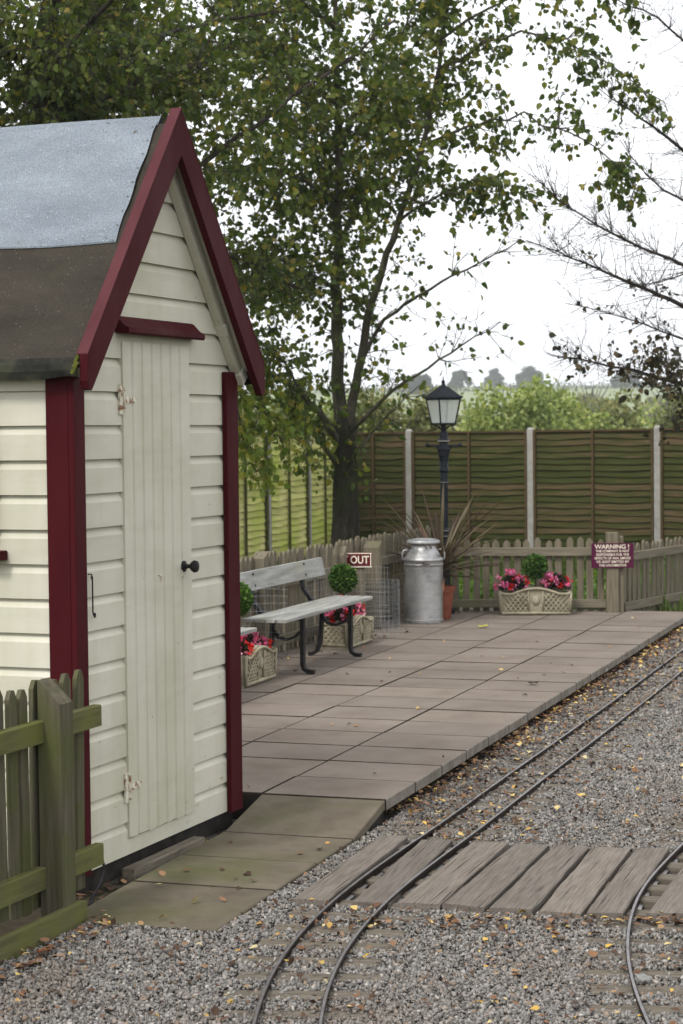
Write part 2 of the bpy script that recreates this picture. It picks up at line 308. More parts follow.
# ------------------------------------------------------------------ mesh building
class MB:
    def __init__(s): s.v = []; s.f = []; s.m = []
    def add(s, vs, fs, mi=0):
        o = len(s.v); s.v += [tuple(x) for x in vs]
        for f in fs: s.f.append(tuple(i+o for i in f)); s.m.append(mi)
        return s
    def box(s, x0, x1, y0, y1, z0, z1, mi=0, bev=0):
        if bev:
            P = [(x0+bev, y0), (x1-bev, y0), (x1, y0+bev), (x1, y1-bev), (x1-bev, y1), (x0+bev, y1), (x0, y1-bev), (x0, y0+bev)]
            vs = []; 
            for z, k in ((z0, 0), (z1-bev, 0), (z1, 1)):
                for (x, y) in P:
                    cx, cy = (x0+x1)/2, (y0+y1)/2
                    if k: x = max(x0+bev, min(x1-bev, x)); y = max(y0+bev, min(y1-bev, y))
                    vs.append((x, y, z))
            fs = [tuple(range(7, -1, -1)), tuple(range(16, 24))]
            for L_ in (0, 8):
                for i in range(8):
                    j = (i+1) % 8; fs.append((L_+i, L_+j, L_+8+j, L_+8+i))
            return s.add(vs, fs, mi)
        vs = [(x0, y0, z0), (x1, y0, z0), (x1, y1, z0), (x0, y1, z0), (x0, y0, z1), (x1, y0, z1), (x1, y1, z1), (x0, y1, z1)]
        return s.add(vs, [(3, 2, 1, 0), (4, 5, 6, 7), (0, 1, 5, 4), (1, 2, 6, 5), (2, 3, 7, 6), (3, 0, 4, 7)], mi)
    def prism(s, poly, fn, lo, hi, mi=0):
        """poly: list of 2D points; fn(u, v, w) -> xyz; extruded from w=lo to w=hi"""
        n = len(poly); vs = [fn(u, v, lo) for u, v in poly]+[fn(u, v, hi) for u, v in poly]
        fs = [tuple(range(n-1, -1, -1)), tuple(range(n, 2*n))]+[(i, (i+1) % n, n+(i+1) % n, n+i) for i in range(n)]
        return s.add(vs, fs, mi)
    def tube(s, pts, rad, n=8, mi=0, cap=True):
        pts = [Vector(p) for p in pts]; k = len(pts)
        if not hasattr(rad, '__len__'): rad = [rad]*k
        vs = []; up = Vector((0, 0, 1)); prev = None
        for i, p in enumerate(pts):
            t = (pts[min(i+1, k-1)]-pts[max(i-1, 0)]).normalized()
            if prev is None:
                a = t.cross(up if abs(t.z) < .9 else Vector((1, 0, 0))).normalized()
            else:
                a = (prev-t*prev.dot(t)).normalized()
            prev = a; b = t.cross(a)
            for j in range(n):
                q = 2*math.pi*j/n; vs.append(p+(a*math.cos(q)+b*math.sin(q))*rad[i])
        fs = []
        for i in range(k-1):
            for j in range(n):
                j2 = (j+1) % n; fs.append((i*n+j, i*n+j2, (i+1)*n+j2, (i+1)*n+j))
        if cap: fs += [tuple(range(n-1, -1, -1)), tuple(range((k-1)*n, k*n))]
        return s.add(vs, fs, mi)
    def lathe(s, prof, n=24, mi=0, c=(0, 0, 0)):
        vs = []; k = len(prof)
        for r, z in prof:
            for j in range(n):
                q = 2*math.pi*j/n; vs.append((c[0]+r*math.cos(q), c[1]+r*math.sin(q), c[2]+z))
        fs = []
        for i in range(k-1):
            for j in range(n):
                j2 = (j+1) % n; fs.append((i*n+j, i*n+j2, (i+1)*n+j2, (i+1)*n+j))
        fs += [tuple(range(n-1, -1, -1)), tuple(range((k-1)*n, k*n))]
        return s.add(vs, fs, mi)
    def sphere(s, c, r, n=10, mi=0, sq=(1, 1, 1)):
        vs = []; k = n//2+1
        for i in range(k):
            th = math.pi*(i+.001)/(k-1+.002)
            for j in range(n):
                q = 2*math.pi*j/n
                vs.append((c[0]+r*sq[0]*math.sin(th)*math.cos(q), c[1]+r*sq[1]*math.sin(th)*math.sin(q), c[2]-r*sq[2]*math.cos(th)))
        fs = [(i*n+j, i*n+(j+1) % n, (i+1)*n+(j+1) % n, (i+1)*n+j) for i in range(k-1) for j in range(n)]
        return s.add(vs, fs, mi)
    def build(s, name, mats, parent=None, smooth=False, loc=None):
        me = bpy.data.meshes.new(name); me.from_pydata(s.v, [], s.f)
        if not isinstance(mats, (list, tuple)): mats = [mats]
        for m in mats: me.materials.append(m)
        if len(mats) > 1: me.polygons.foreach_set('material_index', s.m)
        if smooth:
            me.polygons.foreach_set('use_smooth', [True]*len(s.f))
            if smooth == 'auto': me.set_sharp_from_angle(angle=R(38))
        me.update()
        o = bpy.data.objects.new(name, me); col.objects.link(o)
        if parent: o.parent = parent
        if loc is not None: o.location = loc
        return o
def np_mesh(name, v, f, mat, parent=None, smooth=False):
    """v (n,3), f (m,k) numpy -> object"""
    me = bpy.data.meshes.new(name); v = np.asarray(v, np.float32); f = np.asarray(f, np.int32); k = f.shape[1]
    me.vertices.add(len(v)); me.vertices.foreach_set('co', v.ravel())
    me.loops.add(f.size); me.loops.foreach_set('vertex_index', f.ravel())
    me.polygons.add(len(f)); me.polygons.foreach_set('loop_start', np.arange(0, f.size, k, dtype=np.int32)); me.polygons.foreach_set('loop_total', np.full(len(f), k, np.int32))
    if smooth: me.polygons.foreach_set('use_smooth', np.ones(len(f), bool))
    me.materials.append(mat); me.update(calc_edges=True); me.validate()
    o = bpy.data.objects.new(name, me); col.objects.link(o)
    if parent: o.parent = parent
    return o
def tag(o, label=None, cat=None, group=None, kind=None):
    for k, v in (('label', label), ('category', cat), ('group', group), ('kind', kind)):
        if v: o[k] = v
    return o
def empty(name, loc, rz, label, cat, group=None):
    o = bpy.data.objects.new(name, None); col.objects.link(o); o.location = loc; o.rotation_euler.z = rz
    o.empty_display_size = .1
    return tag(o, label, cat, group)
def copy_tree(o, parent=None):
    c = o.copy(); col.objects.link(c); c.parent = parent
    for ch in o.children: copy_tree(ch, c)
    return c
def text_part(body, size, mat, parent, loc, rot, name='lettering', bold=.0, sx=1., align='CENTER', extrude=.001):
    cu = bpy.data.curves.new('lettering', 'FONT'); cu.body = body; cu.size = size; cu.extrude = extrude; cu.offset = bold
    cu.align_x = align; cu.align_y = 'CENTER'; cu.space_line = 1.0
    t = bpy.data.objects.new('lettering', cu); col.objects.link(t)
    dg = bpy.context.evaluated_depsgraph_get(); me = bpy.data.meshes.new_from_object(t.evaluated_get(dg))
    bpy.data.objects.remove(t); me.materials.clear(); me.materials.append(mat)
    o = bpy.data.objects.new(name, me); col.objects.link(o); o.parent = parent; o.location = loc; o.rotation_euler = rot; o.scale = (sx, 1, 1)
    return o

# ------------------------------------------------------------------ frames of reference
SH_L = Vector((-1.047, 7.517, 0)); SH_A = math.atan2(.9305, .3663)     # shed: x along the door wall, y back into the shed
PL_O = Vector((.185, 8.837, 0)); PL_A = R(90-18.55)                     # platform: x along it, y away from the track
def P(x, y, z=0): return PL_O+Vector((x*math.cos(PL_A)-y*math.sin(PL_A), x*math.sin(PL_A)+y*math.cos(PL_A), z))
def S(x, y, z=0): return SH_L+Vector((x*math.cos(SH_A)-y*math.sin(SH_A), x*math.sin(SH_A)+y*math.cos(SH_A), z))
GZ = -.108

# ------------------------------------------------------------------ ground, gravel bed, fields
def heights(x, y):
    d = np.sqrt(x*x+y*y)
    t = np.clip((d-75)/820, 0, 1); h = 19.5*t*t*(3-2*t)
    h = h+np.where(d > 60, 1.0*np.sin(x*.013+1)*np.clip((d-60)/200, 0, 1)*np.cos(y*.008), 0)
    t2 = np.clip((d-1000)/1000, 0, 1)
    return -.17+h-26*t2
ax = np.concatenate([-np.geomspace(2200, 3, 46), np.linspace(-2.4, 2.4, 9), np.geomspace(3, 2200, 46)])
gx, gy = np.meshgrid(ax, ax+20, indexing='ij'); n_ = len(ax)
gv = np.stack([gx.ravel(), gy.ravel(), heights(gx, gy).ravel()], 1)
ii = np.arange(n_*n_).reshape(n_, n_)
gf = np.stack([ii[:-1, :-1].ravel(), ii[1:, :-1].ravel(), ii[1:, 1:].ravel(), ii[:-1, 1:].ravel()], 1)
g = np_mesh('ground', gv, gf, M['ground'], smooth=True); tag(g, kind='structure')
# pasture: the far rising land, same surface lifted a hand's breadth
far = [k for k in range(len(gf)) if np.hypot(*gv[gf[k], :2].mean(0)) > 85]
used = np.unique(gf[far]); remap = -np.ones(len(gv), int); remap[used] = np.arange(len(used))
fo = np_mesh('field', gv[used]+np.array([0, 0, .1]), remap[gf[far]], M['field'], smooth=True); tag(fo, kind='structure')
b = MB(); nx, ny = 36, 60
gxs = np.linspace(-3, 7.5, nx); gys = np.linspace(2.0, 20.0, ny)
vv = [(x, y, GZ-.012+.008*math.sin(x*3+y*2)+random.uniform(-.004, .004)) for x in gxs for y in gys]
b.add(vv, [(i*ny+j, (i+1)*ny+j, (i+1)*ny+j+1, i*ny+j+1) for i in range(nx-1) for j in range(ny-1)])
tag(b.build('gravel_bed', M['ballast_bed'], smooth=True), kind='structure')

# ------------------------------------------------------------------ platform and ramp path
PLEN, PW = 9.45, 2.62
b = MB(); k = MB(); dk = MB()
def slab(mb, x0, x1, y0, y1, z0a, z0b, th=.050, g_=.0036, mi=0, edge=False):
    """paving slab; z0a at x0, z0b at x1"""
    e = random.uniform(-.0025, .0025); t1 = random.uniform(-.001, .001)
    x0 += g_*1.6; x1 -= g_*1.6; y0 += g_; y1 -= g_; ch = .004
    z0a += e; z0b += e
    vs = [(x0, y0, z0a-th), (x1, y0, z0b-th), (x1, y1, z0b-th), (x0, y1, z0a-th),
          (x0, y0, z0a-ch), (x1, y0, z0b-ch), (x1, y1, z0b-ch), (x0, y1, z0a-ch),
          (x0+ch, y0+ch, z0a+t1), (x1-ch, y0+ch, z0b+t1), (x1-ch, y1-ch, z0b-t1), (x0+ch, y1-ch, z0a-t1)]
    vs = [P(*q) for q in vs]
    fs = [(3, 2, 1, 0), (8, 9, 10, 11)]+[(o+i, o+(i+1) % 4, o+4+(i+1) % 4, o+4+i) for o in (0, 4) for i in range(4)]
    mb.add(vs, fs, mi)
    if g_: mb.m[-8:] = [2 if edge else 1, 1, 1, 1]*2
rows = 20; pitch = .4745
for r in range(rows):
    x0 = r*pitch; x1 = x0+pitch
    for c in range(4):
        y0, y1 = c*.6, (c+1)*.6
        if c == 3: y1 = PW
        if c == 0: y0 = -.008
        off = 0
        slab(b, x0, x1, y0, y1, 0, 0, edge=(c == 0))
for r in range(-5, 0):                      # slabs beside the shed's far corner
    pass
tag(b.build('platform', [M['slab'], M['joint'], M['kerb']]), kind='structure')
dk.prism([(0.0, .10), (rows*pitch, .10), (rows*pitch, PW), (0.0, PW)], lambda u, v, w: P(u, v, w), -.2, -.009)
tag(dk.build('platform_base', M['dark']), kind='structure')
b = MB()
zz = [0, -.082, -.086, -.09, -.098]; xx = [0, -.475, -.955, -1.44, -2.06]
for i in range(4):
    slab(b, xx[i+1], xx[i], -.004, .605, zz[i+1], zz[i], .04, edge=True)
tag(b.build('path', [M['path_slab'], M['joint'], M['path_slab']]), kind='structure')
b = MB(); [slab(b, xx[i+1], xx[i], .015, .59, zz[i+1]-.010, zz[i]-.010, .06, 0) for i in range(4)]
b.add([P(0, .01, -.12), P(-.47, .01, -.125), P(0, .01, -.05), P(0, .03, -.12), P(-.47, .03, -.125), P(0, .03, -.05)], [(0, 1, 2), (5, 4, 3), (1, 4, 5, 2)])
tag(b.build('path_base', M['dark']), kind='structure')
# soil strip under the shed, behind the near fence and behind the platform
b = MB()
b.prism([(-2.4, -.27), (-.4, -.25), (1.75, .15), (1.75, 2.2), (-2.4, 2.2)], lambda u, v, w: S(u, v, w), -.30, -.118)
tag(b.build('soil', M['soil']), kind='structure')

# ------------------------------------------------------------------ shed
SW, SD, PT = 1.475, 2.3, .1345
shed = empty('garden_shed', SH_L, SH_A, 'cream clapboard shed with maroon trim and a steep felted roof beside the platform', 'shed')
def cladding_profile(z0, z1):
    """(z, outward) pairs of overlapping boards from z0 up to z1"""
    out = []; zb = -.0315
    while zb < z1:
        for dz, o in ((0, .019), (.099, .0185), (.124, .0035), (PT-.001, .0015)):
            out.append((zb+dz, o))
        zb += PT
    return out
AP_A = .745
slope = 1.256
def wall_mesh(width_fn, put, z1):
    mb = MB(); pr = [p for p in cladding_profile(0, z1)]
    bo = 0
    while bo < len(pr):
        seg = pr[bo:bo+4]; vs = []
        for z, o in seg:
            a0, a1 = width_fn(z)
            vs += [put(a0, o, z), put(a1, o, z)]
        z, o = seg[0]; a0, a1 = width_fn(z); vs += [put(a0, -.01, z), put(a1, -.01, z)]
        mb.add(vs, [(0, 1, 3, 2), (2, 3, 5, 4), (4, 5, 7, 6), (8, 9, 1, 0)])
        bo += 4
    return mb
def gable_w(z):
    if z <= 1.93: return (0.012, SW-.012)
    h = max(.003, (2.94-z)/slope); return (max(.012, AP_A-h), min(SW-.012, AP_A+h))
wall_mesh(gable_w, lambda a, o, z: (a, -o, z), 2.82).build('front_wall', M['cream'], shed)
wall_mesh(lambda z: (.012, SD), lambda a, o, z: (-o, a, z), 1.86).build('side_wall', M['cream'], shed)
wall_mesh(lambda z: (.012, SD), lambda a, o, z: (SW+o, a, z), 1.86).build('side_wall', M['cream'], shed)
wall_mesh(gable_w, lambda a, o, z: (a, SD+o, z), 2.82).build('back_wall', M['cream'], shed)
mb = MB(); mb.prism([(.02, -.03), (SW-.02, -.03), (SW-.02, 1.93), (AP_A, 2.89), (.02, 1.93)], lambda u, v, w: (u, w, v), .012, SD-.012)
mb.build('inner_lining', M['dark'], shed)
mb = MB(); mb.box(.02, SW-.02, .0, SD, -.115, -.034); mb.build('floor_bearer', M['dark'], shed)
# corner trims
for (a0, a1, y0, y1, nm) in ((-.040, .050, -.044, -.020, 0), (-.038, -.0205, -.0195, .080, 0), (SW-.120, SW+.002, -.044, -.020, 0), (SW+.0205, SW+.044, -.0195, .09, 0)):
    mb = MB(); mb.box(a0, a1, y0, y1, -.035, 1.955, bev=.003); mb.build('corner_trim', M['maroon'], shed)
# roof: two felted slopes, underside boarded cream
RB0, RB1 = -.10, SD+.12
def rp(side, a, z, lift):
    """point on roof slope; side -1 left, +1 right"""
    n = Vector((side*slope, 0, 1)).normalized()
    return Vector((a, 0, z))+n*lift
EL = .812                                            # horizontal run of a slope
for side in (-1, 1):
    mb = MB()
    def rf(u, w, y): q = rp(side, AP_A+side*u, 2.955-slope*u, w); return (q.x, y, q.z)
    n = 14; vs = []
    for yy in np.linspace(RB0, RB1, 40):
        for i in range(n+1):
            wob = .003*math.sin(yy*7+i*1.3)+random.uniform(-.0012, .0012)
            vs.append(rf(EL*i/n, .025+wob, yy))
    mb.add(vs, [(j*(n+1)+i, j*(n+1)+i+1, (j+1)*(n+1)+i+1, (j+1)*(n+1)+i) for j in range(39) for i in range(n)])
    mb.prism([(0, 0), (EL, 0), (EL, .022), (0, .022)], rf, RB0+.002, RB1-.002)
    roof = mb.build('roof', M['felt_dark'], shed, smooth=False)
    mb = MB()                                            # folded felt drip at the eave
    vs = []
    for k_, yy in enumerate(np.linspace(RB0+.004, RB1, 60)):
        q = rp(side, AP_A+side*EL, 2.955-slope*EL, .028)
        d = .055+.006*math.sin(yy*9)+random.uniform(-.003, .003)
        for (dx, dz) in ((-.02, .022), (.004, -.004), (.012, -d*.5), (.006, -d), (-.006, -d)):
            vs.append((q.x+side*dx, yy, q.z+dz))
    mb.add(vs, [(j*5+i, j*5+i+1, (j+1)*5+i+1, (j+1)*5+i) for j in range(59) for i in range(4)])
    mb.build('felt_drip', M['felt_moss'], roof)
    mb = MB()                                            # cream soffit boards under the overhang
    mb.prism([(.03, -.020), (EL-.03, -.020), (EL-.03, -.002), (.03, -.002)], rf, RB0+.012, -.004)
    mb.build('soffit', M['cream'], roof)
    mb = MB()
    mb.prism([(.10, -.075), (EL-.02, -.075), (EL-.02, -.022), (.10, -.022)], rf, -.060, -.022)
    mb.build('rafter', M['cream'], roof)
    for u_ in (.60, EL-.045):
        mb = MB(); mb.prism([(u_, -.060), (u_+.032, -.060), (u_+.032, -.0765), (u_, -.0765)][::-1] if u_ < .7 else [(u_, -.082), (u_+.035, -.082), (u_+.035, -.023), (u_, -.023)], rf, RB0+.03, -.012)
        mb.build('purlin_end', M['cream'], roof)
    # upper grey felt with a row of clout nails
    mb = MB(); vs = []; u1 = .425
    ys = np.linspace(RB0+.062, RB1-.05, 36)
    for j, yy in enumerate(ys):
        for i in range(11):
            u = u1*i/10-.004; wob = .004+.0035*math.sin(yy*5+u*9)+random.uniform(-.001, .001)
            y2 = yy+(.004*math.sin(u*40) if j == 0 else 0)-(.018*(i/10) if j == 0 else 0)
            vs.append(rf(u+(.004*math.sin(yy*6) if i == 10 else 0), .031+wob, y2))
    mb.add(vs, [(j*11+i, j*11+i+1, (j+1)*11+i+1, (j+1)*11+i) for j in range(35) for i in range(10)])
    e = len(mb.v)
    edge = [j*11+10 for j in range(36)]
    for a_, b_ in zip(edge[:-1], edge[1:]):
        va, vb = mb.v[a_], mb.v[b_]; mb.add([va, vb, (vb[0], vb[1], vb[2]-.007), (va[0], va[1], va[2]-.007)], [(0, 1, 2, 3)])
    patch = mb.build('felt_patch', M['felt_grey'], roof)
    if side > 0: continue
    pts = [(.02+.05*i, RB0+.062-.018*(.05*i/u1)+.012) for i in range(9)]+[(u1-.014, RB0+.09+.1*i) for i in range(24)]
    for u, yy in pts:
        q = rf(u, .042, yy); mb = MB(); mb.sphere((0, 0, 0), .0045, 6, sq=(1, 1, .6)); mb.build('clout_nail', M['white_paint'], roof, loc=q)
mb = MB(); vs = []
for yy in np.linspace(RB0+.058, RB1-.05, 20):
    for i in range(7):
        t = -1+i/3; vs.append((AP_A+.034*t, yy, 3.006-abs(t)*.034*slope+.010*math.sin(yy*3)*.3))
mb.add(vs, [(j*7+i, j*7+i+1, (j+1)*7+i+1, (j+1)*7+i) for j in range(19) for i in range(6)])
mb.build('ridge_felt', M['felt_grey'], shed)
# barge boards
for side in (-1, 1):
    mb = MB(); d = .118*math.sqrt(1+slope**2)
    zt = lambda u: 3.028-slope*u
    u1 = .832
    poly = [(0, zt(0)), (u1, zt(u1)), (u1+.004, zt(u1)-.10), (u1-.006, zt(u1)-.128), (u1-.03, zt(u1)-.135), (u1-.045, zt(u1)-.118), (0, zt(0)-d)]
    if side > 0: poly = poly[::-1]
    mb.prism(poly, lambda u, v, w: (AP_A+side*u, w, v), -.135 if side < 0 else -.134, RB0-.002)
    o = mb.build('barge_board', M['maroon'] , shed)
    mb = MB()
    mb.prism([(0.0, zt(0)+.001), (u1, zt(u1)+.001), (u1, zt(u1)+.006), (0, zt(0)+.006)], lambda u, v, w: (AP_A+side*u, w, v), -.136, RB0+.012)
    mb.build('capping', M['maroon_faded'], o)
for u0, u1_, n_m in ((.47, .53, 16), (.585, .655, 20), (.69, .72, 8), (.79, .85, 20)):          # moss where felt meets the barge board
    mb = MB()
    for i in range(n_m):
        u = u0+(u1_-u0)*i/n_m; q = rp(-1, AP_A-u, 2.955-slope*u, .034)
        mb.sphere((q.x, RB0+.008+random.uniform(-.005, .008), q.z), random.uniform(.006, .010), 6, sq=(1, 1, .7))
    mb.build('moss', M['moss'], shed)
# door: seven tongue and groove boards
D0, D1, DZ0, DZ1 = .400, 1.010, .032, 2.055
mb = MB(); nb = 7; bw = (D1-D0)/nb
prof = []
for i in range(nb):
    x = D0+i*bw; prof += [(x+.0005, .020 if i else .026), (x+.006, .026), (x+bw-.014, .026), (x+bw-.010, .0225), (x+bw-.006, .026)] if i < nb-1 else [(x+.0005, .020), (x+.006, .026), (x+bw, .026)]
zs = np.linspace(DZ0, DZ1, 2)
vs = []
for x, o in prof:
    jag = random.uniform(0, .008)
    vs += [(x, -o, DZ0+jag), (x, -o, DZ1)]
k_ = len(prof)
fs = [(2*i, 2*i+2, 2*i+3, 2*i+1) for i in range(k_-1)]
vs += [(D0, -.003, DZ0), (D0, -.003, DZ1), (D1, -.003, DZ0), (D1, -.003, DZ1)]
fs += [(2*k_, 0, 1, 2*k_+1), (2*k_-2, 2*k_+2, 2*k_+3, 2*k_-1)]
mb.add(vs, fs)
mb.add([(D0, -.003, DZ0), (D1, -.003, DZ0), (D1, -.026, DZ0+.004), (D0, -.026, DZ0+.004)], [(0, 1, 2, 3)])
mb.add([(D0, -.003, DZ1), (D1, -.003, DZ1), (D1, -.026, DZ1), (D0, -.026, DZ1)], [(0, 1, 2, 3)])
door = mb.build('door', M['cream'], shed)
mb = MB(); mb.box(D1+.001, D1+.007, -.0195, -.0185, DZ0, DZ1); mb.build('gap_shade_strip', M['dark'], door)  # thin dark strip, paints the gap's shade along the door's right edge
mb = MB(); kn = [(.024, 0), (.024, .006), (.010, .010), (.009, .032), (.020, .040), (.027, .052), (.024, .064), (.010, .070)]
vs = MB().lathe(kn, 20)
mb.add([(x+.930, -.026-z, y+1.11) for x, y, z in vs.v], vs.f)
mb.build('door_knob', M['black'], door, smooth='auto')
mb = MB(); mb.box(.905, .92, -.029, -.0262, 1.06, 1.095); mb.build('keyhole_plate', M['rust_white'], door)
for hz in (1.82, .245):
    mb = MB(); mb.box(D0-.030, D0-.003, -.028, -.019, hz-.06, hz+.06)
    mb.prism([(D0+.004, hz-.018), (D0+.10, hz-.009), (D0+.115, hz), (D0+.10, hz+.009), (D0+.004, hz+.018)], lambda u, v, w: (u, w, v), -.030, -.0265)
    mb.tube([(D0, -.031, hz-.05), (D0, -.031, hz+.05)], .006, 8)
    mb.build('hinge', M['rust_white'], door)
mb = MB(); mb.box(.69, .72, -.030, -.0262, 1.085, 1.09); mb.box(.71, .715, -.030, -.0259, 1.06, 1.0845); mb.build('old_latch', M['rust_white'], door)
mb = MB(); mb.tube([(.10, -.03, 1.125), (.105, -.035, 1.12), (.107, -.034, .985), (.118, -.036, .965), (.135, -.03, .968), (.138, -.026, .98)], .0032, 6)
mb.tube([(.10, -.018, 1.135), (.10, -.034, 1.135), (.104, -.036, 1.122), (.100, -.032, 1.115)], .003, 6); mb.build('hook_latch', M['black'], shed)
# drip hood over the door
mb = MB(); mb.prism([(-.016, 2.088), (-.075, 2.082), (-.082, 2.090), (-.080, 2.108), (-.060, 2.118), (-.030, 2.150), (-.016, 2.158)], lambda u, v, w: (w, u, v), D0-.045, D1+.05)
mb.build('drip_hood', M['maroon'], shed)
# window on the side wall (its sill shows at the edge of the picture)
win = MB()
for (y0, y1, z0, z1) in ((.31, .37, 1.26, 1.84), (.86, .92, 1.26, 1.84), (.37, .86, 1.78, 1.84), (.37, .86, 1.26, 1.31)): win.box(-.045, -.019, y0, y1, z0, z1, bev=.003)
win = win.build('window_frame', M['maroon'], shed)
mb = MB(); mb.box(-.026, -.020, .37, .86, 1.31, 1.78); mb.build('pane', M['black'], win)
mb = MB(); mb.box(-.085, -.019, .268, .96, 1.195, 1.232, bev=.004); mb.build('window_sill', M['maroon'], win)

# timber baulk, cable and small stones against the shed
bk = MB(); bk.box(.29, .95, -.105, -.045, -.118, -.062, bev=.004)
tag(bk.build('timber_baulk', M['sleeper'], loc=SH_L), 'mossy squared timber lying on the ground below the shed door', 'timber').rotation_euler.z = SH_A
cb = MB(); pts = []
for t in np.linspace(0, 1, 14):
    a = .03+.075*math.sin(t*math.pi*.9); z = -.115+.19*t; pts.append(S(a-.05, -.075-.02*math.sin(t*3), z))
pts.insert(0, S(-.06, -.10, -.116)); pts.insert(0, S(-.15, -.12, -.116))
cb.tube(pts, .006, 8); tag(cb.build('cable', M['cable'], smooth=True), 'black cable arching from the ground at the near foot of the shed', 'cable')

# ------------------------------------------------------------------ picket fences
def picket_mesh(w, th, h, pt, mat, nm='picket'):
    mb = MB(); hh = h
    mb.prism([(-w/2, 0), (w/2, 0), (w/2, hh-pt), (w*.18, hh), (-w*.18, hh), (-w/2, hh-pt)], lambda u, v, q: (u, q, v), -th/2, th/2)
    me = bpy.data.meshes.new(nm); me.from_pydata(mb.v, [], mb.f); me.materials.append(mat); me.update(); return me
def picket_fence(p0, p1, label, z0, h, pw, pp, posts, mat, rmat, rails, post_h, post_w=.1, slant=0, rail_h=.075, name='picket_fence', post_front=-.02, skip=()):
    p0, p1 = Vector(p0), Vector(p1); d = p1-p0; L = d.length
    f = empty(name, (p0.x, p0.y, 0), math.atan2(d.y, d.x), label, 'fence')
    meshes = [picket_mesh(pw*random.uniform(.93, 1.05), .018, h+random.uniform(-.012, .012), .03, mat) for _ in range(5)]
    n = int(L/pp)
    for i in range(n):
        o = bpy.data.objects.new('picket', random.choice(meshes)); col.objects.link(o); o.parent = f
        o.location = (pp*(i+.5)+random.uniform(-.006, .006), .026, z0+random.uniform(-.012, .012)); o.rotation_euler = (random.uniform(-.012, .012), random.uniform(-.018, .018), 0)
    for rz in rails:
        mb = MB(); mb.box(-.0, L, -.022, .016, rz-rail_h/2, rz+rail_h/2, bev=.004); mb.build('rail', rmat, f)
    for x in posts:
        mb = MB(); w = post_w/2; y0 = post_front-post_w*.75; y1 = post_front+post_w*.25
        y0, y1 = post_front-post_w, post_front
        zt0, zt1 = post_h-slant, post_h
        mb.add([(x-w, y0, z0-.05), (x+w, y0, z0-.05), (x+w, y1, z0-.05), (x-w, y1, z0-.05), (x-w, y0, zt0), (x+w, y0, zt0), (x+w, y1, zt1), (x-w, y1, zt1)],
               [(3, 2, 1, 0), (4, 5, 6, 7), (0, 1, 5, 4), (1, 2, 6, 5), (2, 3, 7, 6), (3, 0, 4, 7)])
        mb.build('post', mat, f)
    return f
# near fence in front of the shed (runs parallel to the door wall, rails and post on the track side)
nf0, nf1 = S(-1.95, -.150), S(-.085, -.150)
picket_fence(nf0, nf1, 'mossy green picket fence with one thick slanted post at the near corner of the shed', -.03, .82, .055, .078,
             [1.475, .10], M['near_fence'], M['near_fence_green'], (.615, .085), .80, .092, .085, .080, post_front=.002)
b = MB(); b.prism([(-1.9, -.115), (-.395, -.115), (-.395, -.018), (-1.9, -.022)], lambda u, v, w: (u, w, v), -.268, -.236)
eb = tag(b.build('edging_board', M['near_fence_green'], loc=SH_L), 'mossy edging board on the gravel along the foot of the near picket fence', 'board'); eb.rotation_euler.z = SH_A
# fence behind the benches, back fence and the one running off to the right
lf = picket_fence(P(1.2, 2.62), P(9.6, 2.46), 'weathered picket fence running behind the benches', -.02, .79, .066, .098, [], M['picket'], M['picket_rail'], (.54, .10), .62)
for x in (.9, 2.2, 4.0, 5.9, 7.7):
    pass
bl0, bl1 = Vector((.72, 18.16, 0)), Vector((2.52, 17.93, 0))
picket_fence(bl0, bl1, 'weathered picket fence across the far end of the platform behind the stone planter', -.02, .69, .062, .096, [], M['picket'], M['picket_rail'], (.555, .075), .7)
picket_fence((2.60, 17.96, 0), (6.0, 23.3, 0), 'weathered picket fence running back to the right from the warning sign', -.08, .70, .062, .112, [], M['picket'], M['picket_rail'], (.50, .04), .62)
def post(name, loc, rz, w, h, label, slant=0, z0=-.1, mat='picket', d=None):
    mb = MB(); w2 = w/2; d2 = (d or w)/2
    mb.add([(-w2, -d2, z0), (w2, -d2, z0), (w2, d2, z0), (-w2, d2, z0), (-w2, -d2, h-slant), (w2, -d2, h-slant), (w2, d2, h), (-w2, d2, h)],
           [(3, 2, 1, 0), (4, 5, 6, 7), (0, 1, 5, 4), (1, 2, 6, 5), (2, 3, 7, 6), (3, 0, 4, 7)])
    o = mb.build(name, M[mat], loc=loc); o.rotation_euler.z = rz; return tag(o, label, 'post')
post('fence_post', (.262, 16.62, 0), PL_A-R(90)+R(8), .135, .745, 'broad square post at the bend of the picket fence left of the milk churn', slant=.05)
post('fence_post', P(6.90, 2.535), PL_A-R(90)+R(4), .105, .73, 'slant-topped fence post at the left end of the small maroon sign', slant=.07)
post('fence_post', P(5.05, 2.53), PL_A-R(90), .10, .80, 'slant-topped fence post rising behind the bench backrest near the shed', slant=.05)

